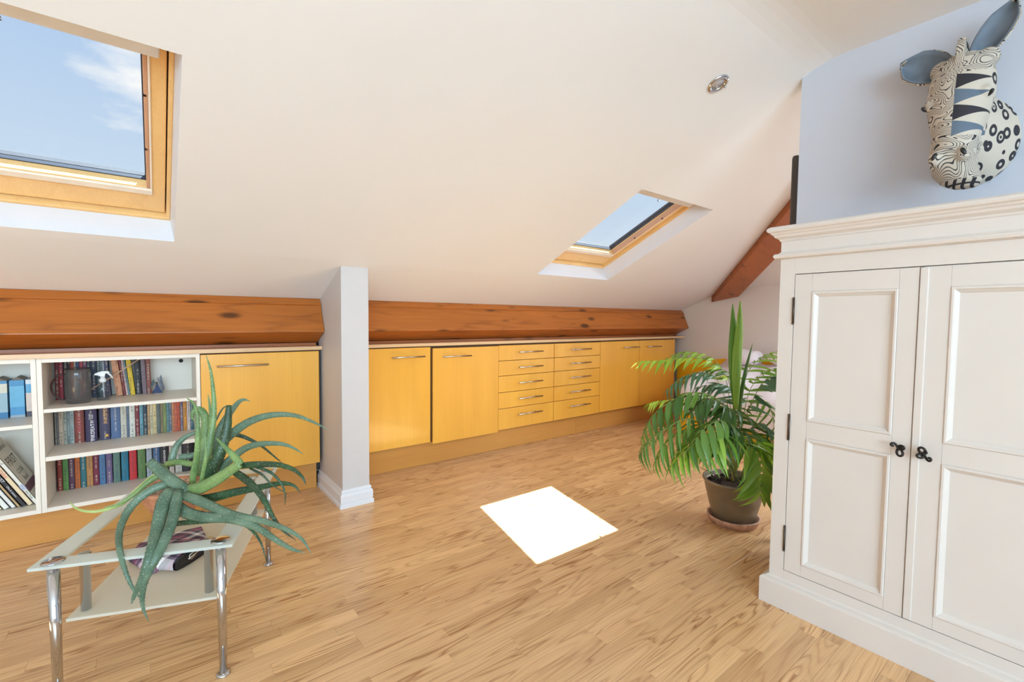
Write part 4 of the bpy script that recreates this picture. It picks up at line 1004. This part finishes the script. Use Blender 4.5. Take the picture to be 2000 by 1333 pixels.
MAT['pl_stem'] = plain('palm_stem', (132, 142, 74), .5, var=.2, vs=20)
def leaflet_mesh(k, droop):
    # unit blade: base at origin, runs along +x, width along y, bends down -z
    n = 6; vs, fs = [], []
    for i in range(n+1):
        s = i/n; w = .42*math.sin(math.pi*min(1, .06+s*.94)**.75)*(1-.15*s) if i < n else .01
        z = -droop*s*s; x = s*(1-.25*droop*s)
        vs += [(x, w, z+.10*w), (x, 0, z), (x, -w, z+.10*w)]
    for i in range(n):
        for q in (0, 1): a = i*3+q; fs.append((a, a+1, a+4, a+3))
    me = bpy.data.meshes.new('leaflet'); me.from_pydata(vs, [], fs); me.polygons.foreach_set('use_smooth', [True]*len(fs)); return me
def palm():
    pc = Vector((2.482, 1.203, 0))
    t = thing('potted_palm', 'bushy green parlour palm in a bronze-grey pot on the floor', 'plant', pc)
    sc = obj('saucer', MB().lathe([(0, .0005), (.118, .0005), (.132, .035), (.134, .040), (.125, .040), (.118, .012), (0, .011)], pc, 40), 'old_clay', t)
    sc['label'] = 'weathered terracotta saucer under the pot'
    obj('pot', MB().lathe([(0, .0115), (.096, .0115), (.104, .02), (.132, .125), (.1405, .165), (.1425, .167), (.153, .222), (.159, .226), (.162, .234), (.160, .241), (.154, .241), (.150, .232), (.145, .21), (0, .21)], pc, 44), 'bronze_pot', t)
    mb = MB(); R2 = random.Random(3)
    mb.lathe([(0, .226), (.06, .224), (.12, .216), (.144, .211)], pc, 28)
    for k in range(60):
        r = .13*math.sqrt(R2.random()); a = R2.uniform(0, 6.28); mb.ico((pc.x+r*math.cos(a), pc.y+r*math.sin(a), .222), R2.uniform(.004, .011), 1)
    obj('soil', mb, 'soil', t, kind='stuff')
    D = pc.dot(FW)
    cache = {}
    def lm(mat, v, droop):
        k = (mat, v)
        if k not in cache:
            me = leaflet_mesh(v, droop); me.materials.append(MAT[mat]); cache[k] = me
        return cache[k]
    count = [0]
    inner = {}
    def frond(path, mat, length, npairs, start=.38, width=.16, droopv=.45, spread=1.0, end=1.0, hang=.35, sw=.0032, joined=False):
        P = smooth_path([at(a, b, D+d) for a, b, d in path], 26); n = len(P)
        mb = MB(); mb.tube(P, [sw*(1-.75*i/(n-1)) for i in range(n)], 6); fr = None if joined else obj('frond', mb, 'pl_stem', t)
        if joined: inner.setdefault('pl_stem', MB()).add(mb.v, mb.f, True)
        for k in range(npairs):
            s = start + (end-start)*k/(npairs-1); f = s*(n-1); i = min(int(f), n-2); p = P[i].lerp(P[i+1], f-i)
            tg = (P[min(i+2, n-1)]-P[max(i-1, 0)]).normalized()
            upv = Vector((0, 0, 1)); side = tg.cross(upv)
            if side.length < .25: side = tg.cross(-FW)
            side.normalize(); nrm = side.cross(tg).normalized()
            if nrm.z < 0: nrm = -nrm
            env = .5+.6*math.sin(math.pi*(.15+.75*(s-start)/(1.001-start)))
            for sg in (-1, 1):
                L = length*env*R2.uniform(.85, 1.12)
                fwdw = .55+.5*(s-start)/(1-start+.01)
                d = (tg*fwdw + side*sg*spread + nrm*R2.uniform(-.05, .15) - Vector((0, 0, hang*R2.uniform(.7, 1.3)))).normalized()
                yv = (tg - d*tg.dot(d)); yv = yv - nrm*0; yv.normalize(); zv = d.cross(yv).normalized()
                if zv.z < 0: yv, zv = -yv, -zv
                if joined:
                    me = lm(mat, 0, .45); ib = inner.setdefault(mat, MB())
                    ib.add([p + d*(q.co.x*L) + yv*(q.co.y*L*width) + zv*(q.co.z*L) for q in me.vertices], [tuple(f.vertices) for f in me.polygons], True); continue
                o = bpy.data.objects.new('leaflet', lm(mat, R2.randrange(3), droopv*(.6+.5*R2.random()))); col.objects.link(o); o.parent = fr
                Mx = Matrix((( d.x*L, yv.x*L*width, zv.x*L), (d.y*L, yv.y*L*width, zv.y*L), (d.z*L, yv.z*L*width, zv.z*L)))
                mw = Mx.to_4x4(); mw.translation = p - WLOC[fr]; o.matrix_basis = mw; count[0] += 1
    B = (1436, 925, 0)
    def stem(x, y, d): return [B, (1437+(x-1437)*.25, 880, d*.2), (1437+(x-1437)*.5, 845, d*.45)]
    frond(stem(1430, 0, .1)+[(1428, 760, .1), (1402, 714, .12), (1362, 700, .14), (1318, 701, .15), (1284, 705, .15), (1258, 706, .15)], 'pl_bright', .125, 11, .42, .22, .5, 1.0)
    frond(stem(1425, 0, .25)+[(1420, 750, .3), (1398, 705, .33), (1365, 690, .35), (1332, 688, .36), (1304, 700, .36)], 'pl_mid', .14, 9, .45, .17, .5)
    frond(stem(1450, 0, .2)+[(1455, 745, .25), (1472, 712, .28), (1496, 693, .3), (1532, 683, .32)], 'pl_mid', .15, 10, .45, .14, .5)
    frond(stem(1455, 0, -.05)+[(1466, 792, -.08), (1488, 750, -.1), (1512, 736, -.12), (1540, 745, -.12), (1556, 770, -.12)], 'pl_teal', .16, 10, .42, .22, .6, .9, hang=.7)
    frond(stem(1430, 0, -.1)+[(1404, 795, -.12), (1352, 770, -.14), (1304, 788, -.15), (1272, 818, -.16), (1256, 852, -.16)], 'pl_dark', .15, 11, .40, .23, .6, 1.0, hang=.5)
    frond(stem(1430, 0, -.2)+[(1396, 838, -.25), (1345, 818, -.3), (1304, 836, -.33), (1268, 862, -.35), (1254, 882, -.35)], 'pl_dark', .14, 10, .45, .15, .5)
    frond(stem(1428, 0, -.25)+[(1400, 850, -.3), (1366, 848, -.34), (1336, 874, -.37), (1314, 908, -.38)], 'pl_mid', .15, 10, .42, .19, .5, .9, hang=.5)
    frond(stem(1435, 0, -.3)+[(1424, 830, -.36), (1404, 822, -.42), (1376, 838, -.46), (1352, 872, -.48)], 'pl_dark', .17, 8, .48, .22, .5)
    frond(stem(1446, 0, -.2)+[(1456, 868, -.27), (1472, 872, -.33), (1484, 902, -.37), (1487, 934, -.38), (1484, 962, -.38)], 'pl_mid', .175, 12, .36, .20, .45, .95, hang=.4)
    frond(stem(1452, 0, .05)+[(1478, 880, .05), (1504, 886, .05), (1524, 920, .05)], 'pl_bright', .15, 8, .42, .16, .5)
    frond(stem(1436, 0, .05)+[(1440, 790, .05), (1430, 762, .06), (1404, 750, .07), (1366, 756, .08)], 'pl_teal', .13, 9, .5, .18, .5)
    frond(stem(1446, 0, .1)+[(1455, 808, .12), (1480, 782, .15), (1502, 798, .17), (1512, 835, .18)], 'pl_dark', .15, 8, .45, .12, .6)
    frond(stem(1432, 0, -.05)+[(1392, 805, -.06), (1342, 782, -.05), (1294, 783, -.04), (1274, 787, -.04)], 'pl_bright', .10, 7, .62, .17, .4)
    frond(stem(1432, 0, .0)+[(1385, 850, .0), (1340, 835, .0), (1300, 836, .0), (1272, 832, .0)], 'pl_dry', .11, 7, .55, .10, .6)
    frond(stem(1436, 0, -.4)+[(1418, 852, -.45), (1402, 858, -.5), (1388, 892, -.52)], 'pl_mid', .15, 8, .42, .18, .45)
    frond(stem(1440, 0, .15)+[(1444, 800, .17), (1436, 745, .2), (1412, 722, .22), (1384, 722, .23)], 'pl_dark', .13, 8, .55, .15, .5)
    frond(stem(1448, 0, -.1)+[(1464, 838, -.12), (1488, 826, -.14), (1506, 850, -.15)], 'pl_teal', .14, 7, .45, .15, .6, hang=.6)
    for path, mt, ln, npr, st_, wd in (
        ([(1415, 800, -.1), (1385, 772, -.12), (1345, 768, -.13), (1312, 788, -.13), (1296, 815, -.13)], 'pl_mid', .14, 11, .42, .18),
        ([(1420, 850, -.2), (1380, 830, -.24), (1335, 842, -.26), (1300, 872, -.28), (1282, 900, -.28)], 'pl_mid', .15, 11, .42, .17),
        ([(1425, 860, -.3), (1395, 850, -.36), (1358, 862, -.4), (1330, 893, -.42)], 'pl_bright', .14, 10, .4, .17),
        ([(1430, 830, -.15), (1412, 790, -.2), (1380, 780, -.22), (1352, 805, -.24)], 'pl_dark', .15, 10, .4, .2),
        ([(1440, 840, -.2), (1440, 810, -.26), (1424, 800, -.3), (1400, 820, -.33)], 'pl_dark', .17, 9, .4, .22),
        ([(1448, 840, .15), (1462, 770, .18), (1484, 735, .2), (1515, 720, .22), (1545, 730, .22)], 'pl_mid', .15, 11, .4, .15),
        ([(1446, 870, -.1), (1466, 850, -.16), (1490, 856, -.2), (1508, 890, -.22)], 'pl_mid', .15, 10, .38, .17),
        ([(1440, 880, -.25), (1444, 845, -.32), (1432, 835, -.36), (1412, 855, -.4), (1400, 885, -.42)], 'pl_dark', .15, 9, .4, .2),
        ([(1452, 880, -.2), (1476, 866, -.26), (1500, 884, -.3), (1512, 925, -.32)], 'pl_bright', .16, 10, .38, .17),
        ([(1432, 830, .05), (1402, 745, .06), (1370, 728, .06), (1332, 738, .06), (1306, 760, .06)], 'pl_teal', .13, 11, .42, .18)):
        frond([B, (1437+(path[0][0]-1437)*.5, 890, path[0][2]*.5)] + path, mt, ln, npr, st_, wd, joined=True)
    for mt, ib in inner.items(): obj('inner_foliage', ib, mt, t, kind='stuff')
    # upright unopened spears
    def spear(path, w, mat):
        P = smooth_path([at(a, b, D+d) for a, b, d in path], 18); n = len(P); mb = MB()
        mb.tube(P, [max(.0006, w*math.sin(math.pi*min(.98, .10+.88*i/(n-1)))**.8) for i in range(n)], 8, flat=.25, ref=-FW); obj('spear_leaf', mb, mat, t)
    spear([(1436, 800, 0), (1433, 745, 0), (1431, 690, 0), (1432, 640, 0), (1431, 595, 0)], .024, 'pl_mid')
    spear([(1438, 800, -.01), (1438, 745, -.01), (1440, 690, -.01), (1444, 640, -.01), (1446, 588, -.01)], .026, 'pl_mid')
    spear([(1442, 830, .02), (1446, 780, .02), (1456, 725, .02), (1470, 671, .02)], .011, 'pl_dark')
    # bundle of cane stems and dry stubs at the base
    for k in range(14):
        a = R2.uniform(0, 6.28); r = R2.uniform(.0, .045); b0 = Vector((pc.x+r*math.cos(a), pc.y+r*math.sin(a), .218))
        tip = b0 + Vector((R2.uniform(-.06, .06), R2.uniform(-.06, .06), R2.uniform(.10, .30)))
        obj('stem', MB().tube([b0, b0.lerp(tip, .5)+Vector((0, 0, .01)), tip], [.005, .004, .002], 6), 'pl_stem' if k % 3 else 'pl_dry', t)
    tw = obj('twig', MB().tube([at(1362, 911, D-.05), at(1385, 922, D), at(1410, 934, D)], [.001, .0025, .003], 6), plain('twig', (92, 70, 52), .7), t)
palm()

# ================================================================== ZEBRA HEAD ON THE BLUE WALL
def zebra_mat():
    m = M('painted_papier_mache'); tc = m.n('TexCoord').outputs['Object']; sp = m.n('SeparateXYZ'); m.l(tc, sp.inputs[0])
    X, Y, Z = sp.outputs        # origin on the wall: x negative = out of the wall, y = picture left, z up (0 = eye height)
    cream, ink, blue = lin((196, 185, 170))+(1,), lin((40, 37, 44))+(1,), lin((92, 106, 122))+(1,)
    n = m.noise(m.coords(scale=(1, 1, 1.3)), 9.5, 1.0, .4, .6)
    topo = m.math('LESS_THAN', m.math('FRACT', m.math('MULTIPLY', n, 34)), .27)
    c = m.mix(topo, cream, ink)
    # triangles on the right half of the face
    v = m.math('DIVIDE', m.math('ADD', Z, .048), .0535); fr = m.math('FRACT', v); fl = m.math('MODULO', m.math('ADD', m.math('FLOOR', v), 40), 2)
    u = m.math('DIVIDE', m.math('MULTIPLY', Y, -1), .082)
    tri = m.math('LESS_THAN', m.math('ABSOLUTE', m.math('SUBTRACT', fr, .5)), m.math('MULTIPLY', m.math('SUBTRACT', 1, u), .5))
    tcol = m.mix(tri, cream, m.mix(fl, blue, ink))
    is_r = m.math('MULTIPLY', m.math('LESS_THAN', Y, .0), m.math('MULTIPLY', m.math('GREATER_THAN', Z, -.048), m.math('LESS_THAN', Z, .166)))
    c = m.mix(is_r, c, tcol)
    # grid under the chin
    gz = m.math('LESS_THAN', m.math('FRACT', m.math('MULTIPLY', m.math('ADD', Y, m.math('MULTIPLY', Z, .5)), 45)), .4)
    gy = m.math('LESS_THAN', m.math('FRACT', m.math('MULTIPLY', Z, 55)), .25)
    c = m.mix(m.math('LESS_THAN', Z, -.185), c, m.mix(m.math('MAXIMUM', gz, gy), cream, ink))
    # eye-shaped drops on the neck
    vo = m.n('TexVoronoi'); m.l(m.coords(scale=(1, 1.35, .8), rot=(.7, 0, 0)), vo.inputs['Vector']); vo.inputs['Scale'].default_value = 24; vo.inputs['Randomness'].default_value = .55
    d = vo.outputs['Distance']
    drop = m.ramp(d, [(0, ink), (.10, cream), (.20, ink), (.40, cream)], 'CONSTANT')
    neck = m.math('GREATER_THAN', m.math('ADD', X, m.math('MULTIPLY', Z, .30)), -.135)
    c = m.mix(m.math('MULTIPLY', neck, m.math('LESS_THAN', Z, .17)), c, drop)
    return m.set(c, .75)
MAT['zebra'] = zebra_mat()
MAT['ear'] = plain('blue_grey_ear', (112, 124, 138), .8, var=.18, vs=20)
def zebra():
    O = Vector((2.33, .337, 1.755))
    t = thing('animal_head', 'patterned zebra head sculpture mounted on the pale blue wall', 'wall sculpture', (2.329, .337, 1.755))
    def loft(rings, n=28):
        mb = MB(); vs, fs = [], []
        for i, (o, y, z, hw, hd, tilt) in enumerate(rings):
            ct, st_ = math.cos(tilt), math.sin(tilt)
            for k in range(n):
                q = 2*math.pi*k/n; a = hw*math.cos(q); b = hd*math.sin(q)
                # ring plane spanned by y and a direction tilted in the out/up plane
                vs.append((2.33-(o+b*ct), y+a, z+b*st_))
        for i in range(len(rings)-1):
            for k in range(n): fs.append((i*n+k, i*n+(k+1) % n, (i+1)*n+(k+1) % n, (i+1)*n+k))
        fs.append(tuple(range(n))[::-1]); fs.append(tuple(range((len(rings)-1)*n, len(rings)*n))); mb.add(vs, fs, True); return mb
    yc = .337
    head = loft([(.100, yc, 2.012, .030, .025, .25), (.112, yc, 2.000, .052, .046, .25), (.125, yc, 1.965, .076, .066, .25), (.138, yc, 1.915, .085, .078, .25), (.150, yc, 1.855, .086, .086, .25), (.164, yc, 1.795, .076, .084, .25), (.182, yc, 1.735, .063, .076, .25), (.200, yc, 1.680, .056, .066, .25), (.212, yc, 1.635, .058, .062, .25), (.210, yc-.008, 1.595, .058, .056, .2), (.198, yc-.022, 1.566, .050, .046, .1), (.186, yc-.032, 1.548, .028, .026, 0)])
    neck = loft([(-.0, .318, 1.735, .118, .150, math.pi/2), (.02, .318, 1.738, .116, .150, math.pi/2), (.05, .322, 1.755, .102, .142, math.pi/2+.1), (.09, .330, 1.790, .084, .125, math.pi/2+.25), (.13, yc, 1.83, .07, .10, math.pi/2+.4), (.16, yc, 1.85, .05, .07, math.pi/2+.4)])
    jaw = loft([(.06, yc-.002, 1.84, .03, .03, .3), (.085, yc-.002, 1.80, .058, .05, .3), (.12, yc-.002, 1.73, .056, .05, .3), (.16, yc-.002, 1.64, .045, .045, .3), (.185, yc-.002, 1.585, .036, .035, .3), (.195, yc, 1.562, .02, .02, .2)])
    brow = MB(); brow.ico((2.33-.195, yc+.066, 1.845), .024, 3, (1, .8, .9)); brow.ico((2.33-.195, yc-.066, 1.845), .024, 3, (1, .8, .9))
    for sg in (-1, 1): brow.ico((2.33-.262, yc+sg*.034, 1.643), .022, 3, (1, .9, 1.2))
    for sg in (-1, 1): brow.ico((2.33-.11, yc+sg*.055, 1.985), .034, 3, (1, 1, 1))
    allm = MB()
    for p in (head, neck, jaw, brow): allm.add(p.v, p.f, True)
    ob = obj('tmp', allm, 'zebra', None, origin=tuple(O))
    rm = ob.modifiers.new('r', 'REMESH'); rm.mode = 'VOXEL'; rm.voxel_size = .005; rm.use_smooth_shade = True
    sm = ob.modifiers.new('s', 'SMOOTH'); sm.factor = .5; sm.iterations = 8
    dg = bpy.context.evaluated_depsgraph_get(); me = bpy.data.meshes.new_from_object(ob.evaluated_get(dg)); bpy.data.objects.remove(ob)
    for v in me.vertices:
        if v.co.x > -.0005: v.co.x = -.0005
    me.materials.clear(); me.materials.append(MAT['zebra']); me.polygons.foreach_set('use_smooth', [True]*len(me.polygons))
    hd_ = bpy.data.objects.new('head', me); col.objects.link(hd_); hd_.parent = t; hd_.location = O-WLOC[t]; WLOC[hd_] = O
    # ears: cupped leaves
    def ear(base, tip, w, roll, name='ear'):
        base, tip = Vector(base), Vector(tip); ax = (tip-base); L = ax.length; ax.normalize()
        out = Vector((-1, 0, 0)); out = (out-ax*out.dot(ax)).normalized(); sd = ax.cross(out).normalized()
        out, sd = out*math.cos(roll)+sd*math.sin(roll), sd*math.cos(roll)-out*math.sin(roll)
        n, k = 14, 10
        def surf(off, scale):
            vs = []
            for i in range(n+1):
                s = i/n; ww = w*scale*(.30+.70*math.sin(math.pi*min(1, s*.80+.16))**.8) * (max(0.0, 1-max(0, s-.72)/.28)**.5 if s > .72 else 1); 
                for j in range(k+1):
                    a = (j/k*2-1); depth = .42*w*(1-a*a)*(1-.5*s)
                    p = base + ax*(L*s) + sd*(a*ww*.5) - out*(depth - off); vs.append(p)
            return vs
        fs = [(i*(k+1)+j, i*(k+1)+j+1, (i+1)*(k+1)+j+1, (i+1)*(k+1)+j) for i in range(n) for j in range(k)]
        mb = MB(); mb.add(surf(-.004, 1.0), fs, True); e = obj(name, mb, 'zebra', hd_, origin=tuple(O)); so = e.modifiers.new('t', 'SOLIDIFY'); so.thickness = .005; so.offset = 0
        mb = MB(); mb.add(surf(.0005, .93), fs, True); i_ = obj('ear_lining', mb, 'ear', hd_); so = i_.modifiers.new('t', 'SOLIDIFY'); so.thickness = .002; so.offset = 0
    ear((2.21, .386, 1.985), (2.215, .510, 2.062), .120, .15)
    ear((2.21, .300, 2.005), (2.215, .222, 2.150), .092, -.2)
    # cropped mane standing between the ears
    mb = MB(); pts = [(.200, 1.935), (.196, 1.985), (.186, 2.030), (.166, 2.056), (.135, 2.064), (.105, 2.05), (.08, 2.0)]
    inn = [(.165, 1.935), (.150, 1.965), (.120, 1.985), (.08, 1.965)]
    mb.prism(pts + inn[::-1], yc-.011, yc+.011, lambda u, v, w: (2.33-u, w, v)); obj('mane', mb, 'zebra', hd_, bev=.004, origin=tuple(O))
    for sg, z in ((1, 1.836), (-1, 1.836)):
        mb = MB(); mb.ico((0, 0, 0), 1, 2); mb.xf(lambda p: Vector((2.33-.2045, yc+sg*.0785, z)) + Matrix.Rotation(sg*.7, 3, 'Z') @ (Matrix.Rotation(sg*.5, 3, 'X') @ Vector((p.x*.006, p.y*.014, p.z*.008)))); obj('eye', mb, 'black', hd_)
        mb = MB(); mb.ico((0, 0, 0), 1, 2); mb.xf(lambda p: Vector((2.33-.2785, yc+sg*.035, 1.647)) + Matrix.Rotation(sg*.35, 3, 'X') @ Vector((p.x*.007, p.y*.007, p.z*.014))); obj('nostril', mb, 'black', hd_)
zebra()
